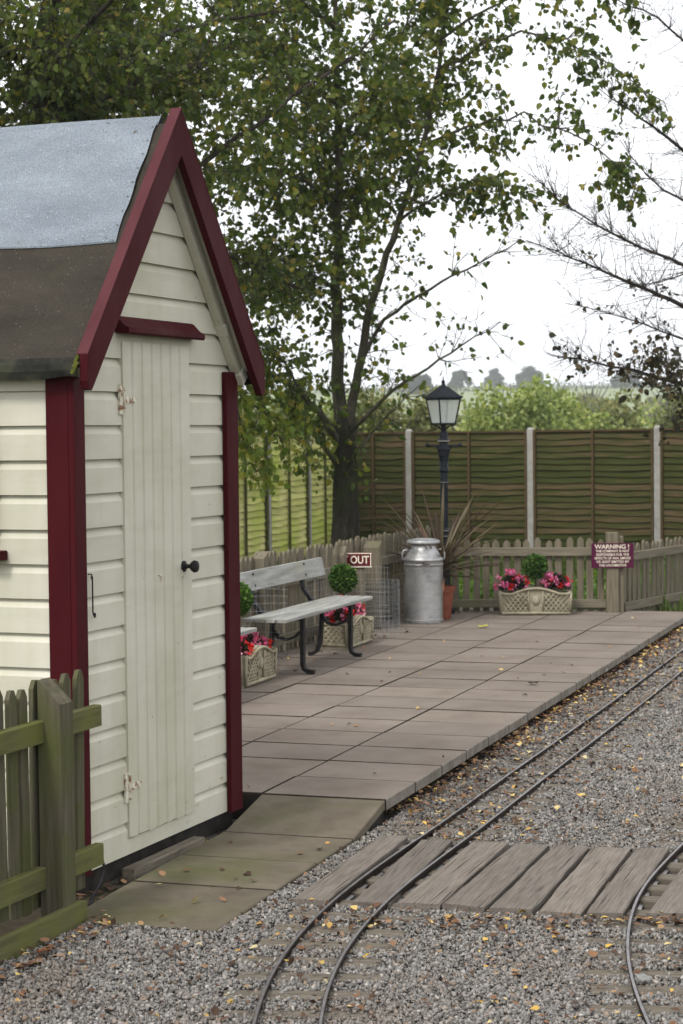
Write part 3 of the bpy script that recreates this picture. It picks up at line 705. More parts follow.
# ------------------------------------------------------------------ tall panel fences
def waney_panel(L, h, mat, bmat, parent, x0, z0, nsl=15):
    mb = MB(); seg = 22; ph = h/nsl
    for s_ in range(nsl):
        zb = z0+s_*ph; vs = []; a1, a2, p1 = random.uniform(.003, .011), random.uniform(.002, .006), random.uniform(0, 6)
        for i in range(seg+1):
            x = x0+L*i/seg; u = i/seg
            wv = a1*math.sin(u*7+p1)+a2*math.sin(u*19+p1*2)-.012*math.sin(u*math.pi*2)**2
            vs += [(x, -.034-.004*math.sin(u*9+p1), zb-.012+wv), (x, -.004, zb+ph+.012)]
            vs += [(x, -.014, zb-.011+wv)]
        mb.add(vs, [(3*i, 3*i+3, 3*i+4, 3*i+1) for i in range(seg)]+[(3*i+2, 3*i+5, 3*i+3, 3*i) for i in range(seg)])
    mb.add([(x0, -.002, z0), (x0+L, -.002, z0), (x0+L, -.002, z0+h), (x0, -.002, z0+h)], [(0, 1, 2, 3)])
    p = mb.build('fence_panel', mat, parent)
    for bx in (x0+.02, x0+L/2, x0+L-.02):
        m2 = MB(); m2.box(bx-.018, bx+.018, -.064, -.038, z0, z0+h); m2.build('batten', bmat, p)
    m2 = MB(); m2.box(x0, x0+L, -.05, .012, z0+h-.005, z0+h+.022); m2.build('top_rail', bmat, p)
    return p
def panel_fence(pts, label, mat, bmat, top, nsl=15):
    d0 = Vector(pts[1])-Vector(pts[0])
    f = empty('panel_fence', (pts[0][0], pts[0][1], 0), 0, label, 'fence')
    for i, q in enumerate(pts):
        mb = MB(); o = Vector(q)-Vector(pts[0]); a = math.atan2(d0.y, d0.x)
        w = .043; z1 = top+.035
        mb.add([(-w, -w-.03, -.2), (w, -w-.03, -.2), (w, w-.03, -.2), (-w, w-.03, -.2), (-w, -w-.03, z1), (w, -w-.03, z1), (w, w-.03, z1), (-w, w-.03, z1),
                (-w*.5, -w*.5-.03, z1+.028), (w*.5, -w*.5-.03, z1+.028), (w*.5, w*.5-.03, z1+.028), (-w*.5, w*.5-.03, z1+.028)],
               [(0, 1, 5, 4), (1, 2, 6, 5), (2, 3, 7, 6), (3, 0, 4, 7), (4, 5, 9, 8), (5, 6, 10, 9), (6, 7, 11, 10), (7, 4, 8, 11), (8, 9, 10, 11)])
        po = mb.build('concrete_post', M['concrete_post'], f, loc=(o.x, o.y, random.uniform(-.01, .01))); po.rotation_euler.z = a
        if i < len(pts)-1:
            dv = Vector(pts[i+1])-Vector(q); L = dv.length
            p = waney_panel(L-.10, top+.14, mat, bmat, f, .05, -.14, nsl); p.location = (o.x, o.y, random.uniform(-.008, .008)); p.rotation_euler.z = math.atan2(dv.y, dv.x)
    return f
C0 = (-.03, 29.25, 0)
panel_fence([C0, (1.02, 28.8, 0), (2.735, 28.0, 0), (4.40, 27.05, 0), (6.05, 26.05, 0), (7.7, 25.05, 0)], 'dark brown waney lap panel fence with concrete posts behind the lamp post', M['panel_brown'], M['batten_brown'], 1.655, 20)
panel_fence([(-2.44, 19.3, 0), (-1.96, 21.2, 0), (-1.47, 23.1, 0), (-.982, 25.0, 0), (-.491, 26.9, 0), (-.06, 29.1, 0)], 'yellow green algae covered panel fence left of the tree trunk', M['panel_green'], M['batten_green'], 1.66, 21)

# ------------------------------------------------------------------ tracks
CF = np.array([-0.00002, -.0002, .0002, .0016, -.0020, .3365, .9848])
yk = np.array([5.73, 6.03, 6.33, 6.64, 7.0, 7.3, 7.62, 8.05, 8.5, 9.0, 9.7, 10.2, 11.2, 12.3, 13.9, 15.4])
A_x = np.interp(yk, [5.731, 6.031, 6.291, 6.567, 6.924, 7.234, 7.64, 8.094, 8.433, 8.977, 9.704, 10.196, 11.159, 12.322, 13.867, 15.424], [-.286, -.28, -.254, -.211, -.14, -.062, .074, .222, .362, .535, .78, .946, 1.278, 1.673, 2.184, 2.70])
tA = np.gradient(A_x, yk)
c1 = [(x+.1/math.sqrt(1+t*t), y-.1*t/math.sqrt(1+t*t)) for x, y, t in zip(A_x, yk, tA)]
c1 = [(-.13, 3.2), (-.165, 4.2), (-.183, 5.0)]+c1+[(3.25, 16.7), (3.95, 18.6), (4.8, 20.9)]
c2 = [(.888, 5.69), (.89, 5.877), (.902, 6.114), (.922, 6.342), (.955, 6.592), (1.001, 6.855), (1.071, 7.175), (1.161, 7.488), (1.281, 7.798), (1.429, 8.181)]
c2 = [(x+.1*math.cos(math.atan(t)), y-.1*math.sin(math.atan(t))) for (x, y), t in zip(c2, np.gradient([p[0] for p in c2], [p[1] for p in c2]))]
c2 = [(1.06, 3.2), (1.0, 4.4), (.98, 5.1)]+c2+[(1.80, 8.85), (2.30, 9.9), (3.1, 11.5), (4.2, 13.7)]
def smooth_line(pts, n=260):
    p = np.array(pts); s = np.concatenate([[0], np.cumsum(np.linalg.norm(np.diff(p, axis=0), axis=1))])
    q = np.linspace(0, s[-1], n); o = np.stack([np.interp(q, s, p[:, k]) for k in (0, 1)], 1)
    for _ in range(60): o[1:-1] = .25*o[:-2]+.5*o[1:-1]+.25*o[2:]
    return o
RT = -.07
def railway(pts, label, gauge=.198):
    cl = smooth_line(pts); t = np.gradient(cl, axis=0); t /= np.linalg.norm(t, axis=1)[:, None]; nrm = np.stack([t[:, 1], -t[:, 0]], 1)
    tr = empty('railway_track', (cl[0][0], cl[0][1], 0), 0, label, 'track')
    o0 = cl[0]
    prof = [(-.016, -.040), (-.016, -.037), (-.003, -.033), (-.003, -.014), (-.0066, -.010), (-.0066, -.0022), (-.0045, 0), (.0045, 0), (.0066, -.0022), (.0066, -.010), (.003, -.014), (.003, -.033), (.016, -.037), (.016, -.040)]
    for sd in (-1, 1):
        mb = MB(); k_ = len(prof); vs = []
        for i in range(len(cl)):
            for u, z in prof:
                q = cl[i]+nrm[i]*(sd*gauge/2+u)-o0; vs.append((q[0], q[1], RT+z))
        mb.add(vs, [(i*k_+j, i*k_+(j+1) % k_, (i+1)*k_+(j+1) % k_, (i+1)*k_+j) for i in range(len(cl)-1) for j in range(k_)])
        mb.build('rail', M['rail'], tr)
    d = np.concatenate([[0], np.cumsum(np.linalg.norm(np.diff(cl, axis=0), axis=1))]); out = []
    me = [None]*3
    for j in range(3):
        mb = MB(); mb.box(-.24+random.uniform(-.015, .015), .24+random.uniform(-.015, .015), -.042, .042, -.06, 0, bev=.004); ob = mb.build('sleeper', M['sleeper']); me[j] = ob.data; bpy.data.objects.remove(ob)
    for s_ in np.arange(.1, d[-1]-.1, .2):
        x, y = np.interp(s_, d, cl[:, 0]), np.interp(s_, d, cl[:, 1]); tx, ty = np.interp(s_, d, t[:, 0]), np.interp(s_, d, t[:, 1])
        if len(out) >= 98: break
        o = bpy.data.objects.new('sleeper', random.choice(me)); col.objects.link(o); o.parent = tr
        o.location = (x-o0[0]+random.uniform(-.02, .02), y-o0[1], RT-.0225+random.uniform(-.006, .001)); o.rotation_euler.z = math.atan2(-tx, ty)+random.uniform(-.05, .05)
        out.append((x, y, tx, ty))
    return cl, out
cl1, sl1 = railway(c1, 'narrow gauge track curving past the platform edge')
cl2, sl2 = railway(c2, 'narrow gauge track curving in at the right edge of the picture')

# ------------------------------------------------------------------ crossing planks
PKS = [[(-.200, 7.275), (-.075, 7.235), (.272, 8.400), (.150, 8.407)], [(.026, 7.236), (.16, 7.203), (.460, 8.33), (.325, 8.336)],
       [(.190, 7.21), (.348, 7.176), (.700, 8.257), (.545, 8.265)], [(.361, 7.176), (.510, 7.106), (.863, 8.189), (.716, 8.22)],
       [(.529, 7.105), (.684, 7.072), (1.027, 8.158), (.881, 8.189)], [(.703, 7.071), (.852, 7.021), (1.197, 8.114), (1.046, 8.157)],
       [(.872, 7.02), (1.005, 7.014), (1.36, 8.105), (1.219, 8.113)], [(1.09, 7.00), (1.25, 6.99), (1.62, 8.07), (1.47, 8.09)]]
WHERE = ['leftmost grey crossing plank lying nearest the paved ramp and outside the left rail', 'grey crossing plank lying between the two rails of the left track', 'grey crossing plank just right of the left track with a rail along its side',
         'split grey crossing plank second from the left track on the gravel', 'middle grey crossing plank halfway between the two tracks', 'grey crossing plank second from the right hand rail',
         'grey crossing plank with its right side cut along the right hand rail', 'grey crossing plank beyond the right hand rail at the picture edge']
for q, lab in zip(PKS, WHERE):
    mb = MB(); c = np.mean(np.array(q), 0); ex = (np.array(q[3])+q[2]-np.array(q[0])-q[1]); a = math.atan2(ex[1], ex[0])
    zt = RT-.006+random.uniform(-.004, .003); n = 18
    loc = [np.array([[math.cos(a), math.sin(a)], [-math.sin(a), math.cos(a)]])@(np.array(p)-c) for p in q]
    vs = []; w1, w2 = random.uniform(0, 6), random.uniform(0, 6)
    for i in range(n+1):
        t = i/n; l = loc[0]*(1-t)+loc[3]*t; r = loc[1]*(1-t)+loc[2]*t
        l = l+np.array([0, (.0024)*math.sin(t*11+w1)+random.uniform(-.0015, .0015)]); r = r+np.array([0, .0015*math.sin(t*9+w2)+random.uniform(-.0015, .0015)])
        dz = .0012*math.sin(t*5+w1)
        for (u, z) in ((0, zt-.045), (0, zt-.004), (.03, zt), (.35, zt+.001), (.65, zt+.0005), (.97, zt), (1, zt-.004), (1, zt-.045)):
            pnt = l*(1-u)+r*u; vs.append((pnt[0], pnt[1], z+dz))
    fs = [(i*8+j, i*8+j+1, (i+1)*8+j+1, (i+1)*8+j) for i in range(n) for j in range(7)]+[tuple(range(7, -1, -1)), tuple(range(n*8, n*8+8))]
    fs = [f[::-1] for f in fs]
    mb.add(vs, fs); o = mb.build('crossing_plank', M['plank'], loc=(c[0], c[1], 0)); o.rotation_euler.z = a
    tag(o, lab, 'plank', 'planks of the foot crossing over the tracks')

# ------------------------------------------------------------------ gravel chips
def in_platform(x, y, m=0.0):
    d = np.stack([x-PL_O.x, y-PL_O.y]); ca, sa = math.cos(PL_A), math.sin(PL_A)
    u = d[0]*ca+d[1]*sa; v = -d[0]*sa+d[1]*ca
    return ((u > -.02) & (v > -.006+m)) | ((u > -2.06) & (u <= 0) & (v > -.01+m))
def in_planks(x, y):
    r = np.zeros(len(x), bool)
    hull = [PKS[0][0], PKS[7][1], PKS[7][2], PKS[0][3]]
    ok = np.ones(len(x), bool)
    for i in range(4):
        a_, b_ = np.array(hull[i]), np.array(hull[(i+1) % 4]); ok &= ((b_[0]-a_[0])*(y-a_[1])-(b_[1]-a_[1])*(x-a_[0])) > -.004
    return ok
def near_sleeper(x, y, sl):
    r = np.zeros(len(x), bool)
    for (sx, sy, tx, ty) in sl:
        du = (x-sx)*tx+(y-sy)*ty; dv = (x-sx)*ty-(y-sy)*tx
        r |= (np.abs(du) < .040) & (np.abs(dv) < .25)
    return r
def near_rail(x, y, cl):
    r = np.zeros(len(x), bool)
    for s_ in range(0, len(cl)-1, 2):
        pass
    return r
def chips(n, x0f, x1f, y0, y1, s0, s1):
    y = y0+(y1-y0)*rng.random(n); a0 = x0f(y); a1 = x1f(y); x = a0+(a1-a0)*rng.random(n)
    keep = ~in_platform(x, y) & ~in_planks(x, y)
    sh = np.stack([x-SH_L.x, y-SH_L.y]); u = sh[0]*math.cos(SH_A)+sh[1]*math.sin(SH_A); v = -sh[0]*math.sin(SH_A)+sh[1]*math.cos(SH_A)
    keep &= ~((u < -.31) & (v > -.275)) & ~((u < 2) & (v > -.06))
    sl = near_sleeper(x, y, sl1) | near_sleeper(x, y, sl2); keep &= ~(sl & (rng.random(n) < .88))
    x, y = x[keep], y[keep]; n = len(x)
    base = np.array([[-1, -1, -1], [1, -1, -1], [1, 1, -1], [-1, 1, -1], [-1, -1, 1], [1, -1, 1], [1, 1, 1], [-1, 1, 1]], float)
    V = base[None]*np.array([1, .8, .6])*(.62+.38*rng.random((n, 1, 3)))
    V = V+rng.normal(0, .30, (n, 8, 3))
    sz = (s0+(s1-s0)*rng.random(n)**1.6)/2; V *= sz[:, None, None]
    q = rng.normal(size=(n, 4)); q[:, 3] += .5; q /= np.linalg.norm(q, axis=1)[:, None]
    a, bb, cc, dd = q.T
    Rm = np.stack([np.stack([1-2*(cc*cc+dd*dd), 2*(bb*cc-a*dd), 2*(bb*dd+a*cc)], 1), np.stack([2*(bb*cc+a*dd), 1-2*(bb*bb+dd*dd), 2*(cc*dd-a*bb)], 1), np.stack([2*(bb*dd-a*cc), 2*(cc*dd+a*bb), 1-2*(bb*bb+cc*cc)], 1)], 1)
    V = np.einsum('nij,nkj->nki', Rm, V)
    z = GZ+.002+rng.random(n)*.014
    V += np.stack([x, y, z], 1)[:, None]
    fq = np.array([[3, 2, 1, 0], [4, 5, 6, 7], [0, 1, 5, 4], [1, 2, 6, 5], [2, 3, 7, 6], [3, 0, 4, 7]])
    Fc = (np.arange(n)[:, None, None]*8+fq[None]).reshape(-1, 4)
    return V.reshape(-1, 3), Fc
v1, f1 = chips(210000, lambda y: -.23*y, lambda y: .23*y+.12, 4.8, 9.6, .006, .018)
v2, f2 = chips(120000, lambda y: .04*y, lambda y: .25*y+.1, 9.6, 19.0, .009, .023)
o = np_mesh('gravel', np.concatenate([v1, v2]), np.concatenate([f1, f2+len(v1)]), M['chip']); tag(o, 'grey angular gravel chips covering the ground around the tracks', 'gravel', kind='stuff')

# ------------------------------------------------------------------ leaves as geometry
LEAF_T = np.array([[0, 0, 0], [.22, .36, .05], [.55, .34, .06], [1, 0, -.06], [.55, -.34, .06], [.22, -.36, .05], [.45, 0, -.02]])
LEAF_F = np.array([[0, 6, 1], [1, 6, 2], [2, 6, 3], [3, 6, 4], [4, 6, 5], [5, 6, 0]])
def leaf_cloud(pos, direc, size, tmpl=LEAF_T, faces=LEAF_F, curl=0.):
    """one little leaf at every position, long axis along direc"""
    n = len(pos); d = direc/np.linalg.norm(direc, axis=1)[:, None]
    r = rng.normal(size=(n, 3)); s_ = np.cross(d, r); s_ /= np.linalg.norm(s_, axis=1)[:, None]; u = np.cross(s_, d)
    T = np.repeat(tmpl[None], n, 0)
    if curl: T = T+np.stack([np.zeros((n, len(tmpl))), np.zeros((n, len(tmpl))), curl*rng.normal(size=(n, 1))*(tmpl[None, :, 0]-.5)**2+curl*.5*rng.normal(size=(n, len(tmpl)))], 2)
    V = pos[:, None]+size[:, None, None]*(T[:, :, 0:1]*d[:, None]+T[:, :, 1:2]*s_[:, None]+T[:, :, 2:3]*u[:, None])
    Fc = (np.arange(n)[:, None, None]*len(tmpl)+faces[None]).reshape(-1, faces.shape[1])
    return V.reshape(-1, 3), Fc

class Tree:
    def __init__(s): s.w = MB(); s.tw = MB(); s.lp = []; s.ld = []
    def limb(s, pts, r0, r1, n=7, wob=.02, trunk=False):
        """a limb through the given points; returns finely sampled points"""
        p = np.array([tuple(q) for q in pts], float); L = np.concatenate([[0], np.cumsum(np.linalg.norm(np.diff(p, axis=0), axis=1))])
        m = max(6, int(L[-1]/.16)); q = np.linspace(0, L[-1], m); o = np.stack([np.interp(q, L, p[:, k]) for k in range(3)], 1)
        for _ in range(3): o[1:-1] = .25*o[:-2]+.5*o[1:-1]+.25*o[2:]
        o[1:-1] += rng.normal(0, wob*.5, (m-2, 3))
        (s.tw if trunk else s.w).tube([Vector(x) for x in o], [r0+(r1-r0)*(i/(m-1))**.8+(.07*max(0, 1-i/2.5)*(r0/.2) if trunk else 0) for i in range(m)], n)
        return o
    def twigs(s, o, count, length, leaves, t0=.15, droop=.5, up=.2, r=.006, spread=1., depth=2, leaf_gap=.05, bias=None, lscale=1.):
        m = len(o)
        for _ in range(count):
            t = t0+(1-t0)*random.random(); i = min(m-2, int(t*(m-1))); base = o[i]; tang = o[min(i+1, m-1)]-o[max(i-1, 0)]; tang /= np.linalg.norm(tang)+1e-9
            d = rng.normal(size=3)*spread; d += tang*.8; d[2] += up
            if bias is not None: d += np.array(bias)
            d /= np.linalg.norm(d); ln = length*random.uniform(.5, 1.25)
            k = 6; pts = [base]
            for j in range(k):
                d = d+rng.normal(0, .16, 3)+np.array([0, 0, -droop*.12]); d /= np.linalg.norm(d); pts.append(pts[-1]+d*ln/k)
            s.w.tube([Vector(x) for x in pts], [r*(1-.8*j/k) for j in range(k+1)], 4, cap=False)
            pts = np.array(pts)
            if depth > 1: s.twigs(pts, max(2, int(3.4*ln/length)), length*.5, leaves, .2, droop, up*.4, r*.55, spread, depth-1, leaf_gap)
            if leaves:
                nl = max(1, int(ln/leaf_gap*leaves)); tt = .2+.8*rng.random(nl)
                for t_ in tt:
                    x = t_*k; j = min(k-1, int(x)); q = pts[j]+(pts[j+1]-pts[j])*(x-j)
                    s.lp.append(q+rng.normal(0, .025, 3)); dd = rng.normal(size=3)*.7+(pts[j+1]-pts[j])/np.linalg.norm(pts[j+1]-pts[j])*.5; dd[2] -= .65; s.ld.append(dd)
    def build(s, name, label, cat, loc, bark, leaf, size, group=None, trunk_name='trunk'):
        root = empty(name, loc, 0, label, cat, group); l = Vector(loc)
        for w_ in (s.w, s.tw): w_.v = [tuple(Vector(v)-l) for v in w_.v]
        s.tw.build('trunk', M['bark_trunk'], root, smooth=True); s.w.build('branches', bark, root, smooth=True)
        if s.lp:
            p = np.array(s.lp)-np.array(loc); sz = size*rng.uniform(.5, 1.35, len(p))
            v, f = leaf_cloud(p, np.array(s.ld), sz, curl=.12); np_mesh('crown', v, f, leaf, root)
        return root
def px(lst): return [at(*q) for q in lst]

# main tree behind the picket fence
T = Tree(); base = Vector((.04, 21.5, -.18))
tr = T.limb([base, at(346, 545, 21.5), at(346, 500, 21.5), at(345, 455, 21.5), at(343, 420, 21.5)], .20, .115, 14, .012, True)
s1 = T.limb(px([(342, 440, 21.5), (338, 380, 21.45), (336, 300, 21.35), (337, 220, 21.25), (339, 150, 21.2), (337, 60, 21.1), (332, -60, 21.0)]), .085, .02)
s2 = T.limb(px([(349, 445, 21.5), (357, 370, 21.35), (372, 300, 21.1), (392, 240, 20.8), (420, 160, 20.5), (440, 60, 20.3), (455, -50, 20.1)]), .060, .014)
lL = T.limb(px([(341, 445, 21.5), (322, 412, 21.2), (292, 385, 20.8), (262, 368, 20.4), (235, 345, 20.2)]), .055, .012)
lS = T.limb(px([(340, 470, 21.5), (320, 440, 21.3), (300, 420, 21.0), (280, 425, 20.8)]), .03, .008)
r1 = T.limb(px([(352, 400, 21.4), (372, 328, 21.2), (423, 291, 20.6), (470, 268, 20.2), (520, 240, 19.8)]), .032, .006)
r2 = T.limb(px([(352, 430, 21.4), (380, 400, 21.2), (420, 372, 20.9), (462, 345, 20.5), (500, 322, 20.2)]), .028, .005)
r3 = T.limb(px([(354, 455, 21.4), (385, 415, 21.6), (420, 385, 21.9)]), .02, .005)
u1 = T.limb(px([(436, 80, 20.3), (480, 40, 20.0), (540, 28, 19.7), (600, 55, 19.4), (640, 85, 19.2), (668, 112, 19.0)]), .019, .005, 6, .07)
u2 = T.limb(px([(424, 145, 20.5), (470, 122, 20.2), (540, 120, 19.9), (600, 145, 19.6), (645, 195, 19.4)]), .019, .005, 6, .07)
u3 = T.limb(px([(400, 220, 20.7), (440, 195, 20.4), (490, 180, 20.2), (540, 200, 20.0)]), .019, .005, 6, .07)
u4 = T.limb(px([(440, 40, 20.2), (500, -5, 20.0), (580, -20, 19.6), (650, 5, 19.3)]), .019, .005, 6, .07)
a1 = T.limb(px([(338, 200, 21.2), (295, 175, 20.7), (240, 165, 20.2), (205, 175, 19.8)]), .03, .006)
a2 = T.limb(px([(338, 105, 21.1), (280, 60, 20.6), (210, 40, 20.0), (120, 30, 19.4)]), .035, .008)
a3 = T.limb(px([(337, 290, 21.3), (300, 268, 20.9), (250, 262, 20.5), (215, 280, 20.2)]), .028, .006)
a4 = T.limb(px([(338, 150, 21.2), (372, 85, 20.9), (410, 20, 20.5), (430, -40, 20.2)]), .03, .007)
a5 = T.limb(px([(336, 30, 21.0), (280, -20, 20.5), (200, -40, 20.0)]), .03, .008)
a6 = T.limb(px([(337, 250, 21.3), (365, 190, 21.8), (390, 120, 22.3), (410, 50, 22.6)]), .03, .007)
a7 = T.limb(px([(337, 220, 21.3), (310, 150, 22), (280, 90, 22.6), (250, 30, 23)]), .03, .007)
T.twigs(s1, 92, .85, .85, .2, .6); T.twigs(s2, 40, .7, .7, .25, .6); T.twigs(s2[len(s2)//2:], 46, .75, .9, .1, .6)
for l_, c_ in ((lL, 28), (lS, 12)): T.twigs(l_, c_, .55, .8, .2, .9)
for l_ in (a1, a2, a3, a4, a5, a6, a7): T.twigs(l_, 66, .75, 1., .1, .6)
for l_, c_ in ((u1, 40), (u2, 44), (u3, 34), (u4, 26)): T.twigs(l_, c_, .45, 1., .1, .9, up=-.05)
T.twigs(r1, 20, .6, .22, .2, .3); T.twigs(r2, 20, .55, .06, .2, .2); T.twigs(r3, 14, .4, .15, .2, .2)
T.twigs(tr, 36, .38, .4, .6, .2, up=.6, r=.004)                       # shoots on the trunk
T.twigs(s1[:12], 12, .5, .5, 0, .4); T.twigs(s2[:12], 8, .5, .45, 0, .4)
T.build('poplar_tree', 'leafy tree with forked trunk standing behind the picket fence left of the lamp post', 'tree', base, M['bark'], M['leaf'], .074)

# tree behind the shed, its dense crown filling the upper left
T = Tree(); base = Vector((-2.5, 14.8, -.18))
tr = T.limb([base, (-2.48, 14.8, 1.2), (-2.4, 14.85, 2.4), (-2.3, 14.9, 3.4), (-2.2, 15, 4.6), (-2.1, 15, 6.2)], .17, .05, 12, .02, True)
L_ = [T.limb(px(q), r0, .010) for q, r0 in (
    ([(20, 300, 14.9), (150, 215, 15.3), (222, 146, 15.8), (262, 122, 16.1), (308, 86, 16.4), (350, 58, 16.7), (395, 20, 17)], .036),
    ([(25, 200, 14.9), (35, 92, 14.7), (50, 66, 14.6), (74, 38, 14.4), (110, 4, 14.2), (150, -40, 14)], .035),
    ([(25, 150, 14.9), (60, 108, 15.0), (118, 94, 15.2), (150, 80, 15.4), (215, 60, 15.8)], .03),
    ([(30, 120, 15), (120, 50, 15.8), (210, 20, 16.4), (300, 10, 17)], .03), ([(25, 100, 14.9), (60, 40, 15.8), (110, -10, 16.6)], .03),
    ([(20, 60, 14.9), (-40, 20, 14.4), (-100, 10, 14)], .03), ([(20, 250, 14.9), (-60, 160, 14.6), (-140, 120, 14.2)], .035),
    ([(60, 280, 15.1), (150, 250, 15.7), (215, 250, 16.3), (262, 268, 16.8), (300, 290, 17.2)], .035),
    ([(80, 330, 15.2), (180, 320, 16.2), (240, 330, 17), (285, 360, 17.6), (305, 400, 17.9)], .032),
    ([(60, 380, 15.2), (170, 350, 16.4), (225, 365, 17.4), (262, 400, 18), (285, 440, 18.2)], .028))]
for l_ in L_[:7]: T.twigs(l_, 80, .62, 1., .08, .5, r=.005)
for l_, c_ in zip(L_[7:], (62, 56, 36)): T.twigs(l_, c_, .5, .9, .2, .9, up=-.1, r=.005)
T.twigs(tr, 60, .8, .9, .5, .5)
T.build('broadleaf_tree', 'dense dark green tree rising behind the shed roof', 'tree', base, M['bark_dark'], M['leaf_dark'], .058)

# larger dark tree further back that closes the upper left
T = Tree(); base = Vector((-3.6, 24.5, -.18))
tr = T.limb([base, (-3.6, 24.5, 2), (-3.5, 24.5, 4.5), (-3.3, 24.5, 8)], .22, .06, 12, .02, True)
for i in range(26):
    z = random.uniform(1.8, 8); a = random.uniform(0, 6.28); ln = random.uniform(1.2, 2.6); p0 = np.array([-3.5, 24.5, z]); p1 = p0+np.array([math.cos(a)*ln, math.sin(a)*ln*.7, random.uniform(.2, .9)])
    l_ = T.limb([p0, (p0+p1)/2+np.array([0, 0, .15]), p1], .04, .008); T.twigs(l_, 34, .85, .8, .15, .5)
T.build('backdrop_tree', 'broad dark tree further back, seen above the ridge of the shed', 'tree', base, M['bark_dark'], M['leaf_dark'], .085)
# pale hanging spray in front of the green fence
T = Tree(); base = Vector((-1.55, 17.4, -.18))
tr = T.limb([base, (-1.5, 17.4, .8), (-1.35, 17.4, 1.6), (-1.2, 17.45, 2.3)], .045, .02, 8, .02, True)
for q in ([(205, 380, 17.4), (240, 385, 17.5), (268, 410, 17.6), (285, 450, 17.6)], [(205, 400, 17.4), (232, 410, 17.5), (252, 440, 17.5), (262, 480, 17.5)], [(205, 350, 17.4), (245, 355, 17.6), (280, 375, 17.8), (310, 415, 17.9)], [(205, 340, 17.4), (225, 360, 17.2), (238, 400, 17.1), (243, 440, 17.1)]):
    l_ = T.limb(px(q), .012, .004, 5); T.twigs(l_, 26, .34, .9, .3, 1.2, up=-.3, r=.003)
T.build('sapling', 'young tree with pale green drooping leaves in front of the green panel fence', 'tree', base, M['bark_dark'], M['leaf_bright'], .066)

# nearly bare tree at the right
T = Tree(); base = Vector((4.55, 19.6, -.18))
tr = T.limb([base, (4.5, 19.6, 1.0), (4.4, 19.6, 2.0), (4.25, 19.6, 3.2), (4.05, 19.6, 4.2), (3.95, 19.6, 5.6), (4.0, 19.6, 7)], .15, .04, 12, .02, True)
B_ = [T.limb(px(q), r0, .004, 6, .012) for q, r0 in (
    ([(740, 335, 19.6), (683, 305, 19.3), (632, 284, 19.0), (575, 259, 18.7), (526, 240, 18.4)], .034),
    ([(745, 300, 19.6), (683, 263, 19.4), (632, 244, 19.2), (590, 223, 19), (556, 198, 18.8), (533, 177, 18.6)], .026),
    ([(735, 200, 19.6), (683, 148, 19.5), (659, 131, 19.4), (628, 110, 19.2), (598, 88, 19)], .030),
    ([(740, 235, 19.6), (683, 198, 19.7), (651, 187, 19.8), (636, 164, 19.9), (620, 140, 20)], .022),
    ([(760, 410, 19.6), (683, 385, 19.3), (648, 374, 19.1), (606, 365, 18.9), (571, 357, 18.7), (552, 356, 18.6)], .040),
    ([(755, 370, 19.6), (683, 338, 19.8), (650, 328, 20), (625, 316, 20.2), (565, 303, 20.4)], .018),
    ([(735, 110, 19.6), (683, 40, 19.4), (660, 14, 19.3), (620, 4, 19.1), (600, -10, 19)], .022),
    ([(740, 250, 19.6), (683, 275, 19.2), (640, 290, 18.9), (634, 284, 18.8)], .014),
    ([(760, 440, 19.6), (700, 425, 19.2), (683, 400, 19), (668, 372, 18.8), (655, 345, 18.7)], .03))]
for l_, c_, ln in zip(B_, (92, 92, 66, 50, 70, 60, 44, 18, 36), (.55, .55, .5, .45, .4, .4, .45, .3, .35)): T.twigs(l_, c_, ln, .0, .2, -.1, up=.35, r=.0040, spread=.75)
T.twigs(B_[4], 44, .28, .6, .1, .2, r=.003); T.twigs(B_[8], 54, .45, .8, .1, .2, r=.003); T.twigs(B_[5], 10, .25, .3, .1, .2, r=.003); T.twigs(tr[6:16], 40, .5, .6, 0, .2)
T.twigs(B_[0], 8, .25, .18, .3, .2, r=.003)
T.build('bare_tree', 'nearly bare tree reaching in from the right edge with a few dark leaves', 'tree', base, M['bark_dark'], M['leaf_brown'], .06)

# ------------------------------------------------------------------ hedge bushes beyond the fence, far trees
def bush(name, label, cx, cy, z0, rx, ry, h, n, size, leaf, group=None, stems=14, lumps=9, cat='bush'):
    root = empty(name, (cx, cy, z0), 0, label, cat, group); mb = MB()
    for i in range(stems):
        a = random.uniform(0, 6.28); q = Vector((math.cos(a)*rx*.7*random.random(), math.sin(a)*ry*.6*random.random(), h*random.uniform(.6, 1.02)))
        mb.tube([(q.x*.2, q.y*.2, 0), (q.x*.6, q.y*.6, q.z*.5), q], [.04*h/3, .025*h/3, .008*h/3], 5)
    mb.build('stems', M['bark_dark'], root)
    cs = [(random.uniform(-.75, .75)*rx, random.uniform(-.6, .6)*ry, h*random.uniform(.25, .8), random.uniform(.25, .5)) for _ in range(lumps)]
    per = n//lumps; P_ = []; D_ = []
    for (x, y, z, k) in cs:
        d = rng.normal(size=(per, 3)); d /= np.linalg.norm(d, axis=1)[:, None]; r = rng.random(per)**.45
        q = np.array([x, y, z])+d*r[:, None]*np.array([rx*k*1.2, ry*k*1.2, h*k*.9])
        q += rng.normal(0, .05, (per, 3))*h/3; q = q[(q[:, 2] > .05)]; P_.append(q); D_.append(rng.normal(size=(len(q), 3))+np.array([0, 0, .5]))
    p = np.concatenate(P_); d = np.concatenate(D_); v, f = leaf_cloud(p, d, size*rng.uniform(.6, 1.3, len(p)), curl=.1); np_mesh('foliage', v, f, leaf, root); return root
def bx(pxx, Y): return at(pxx, 430, Y).x
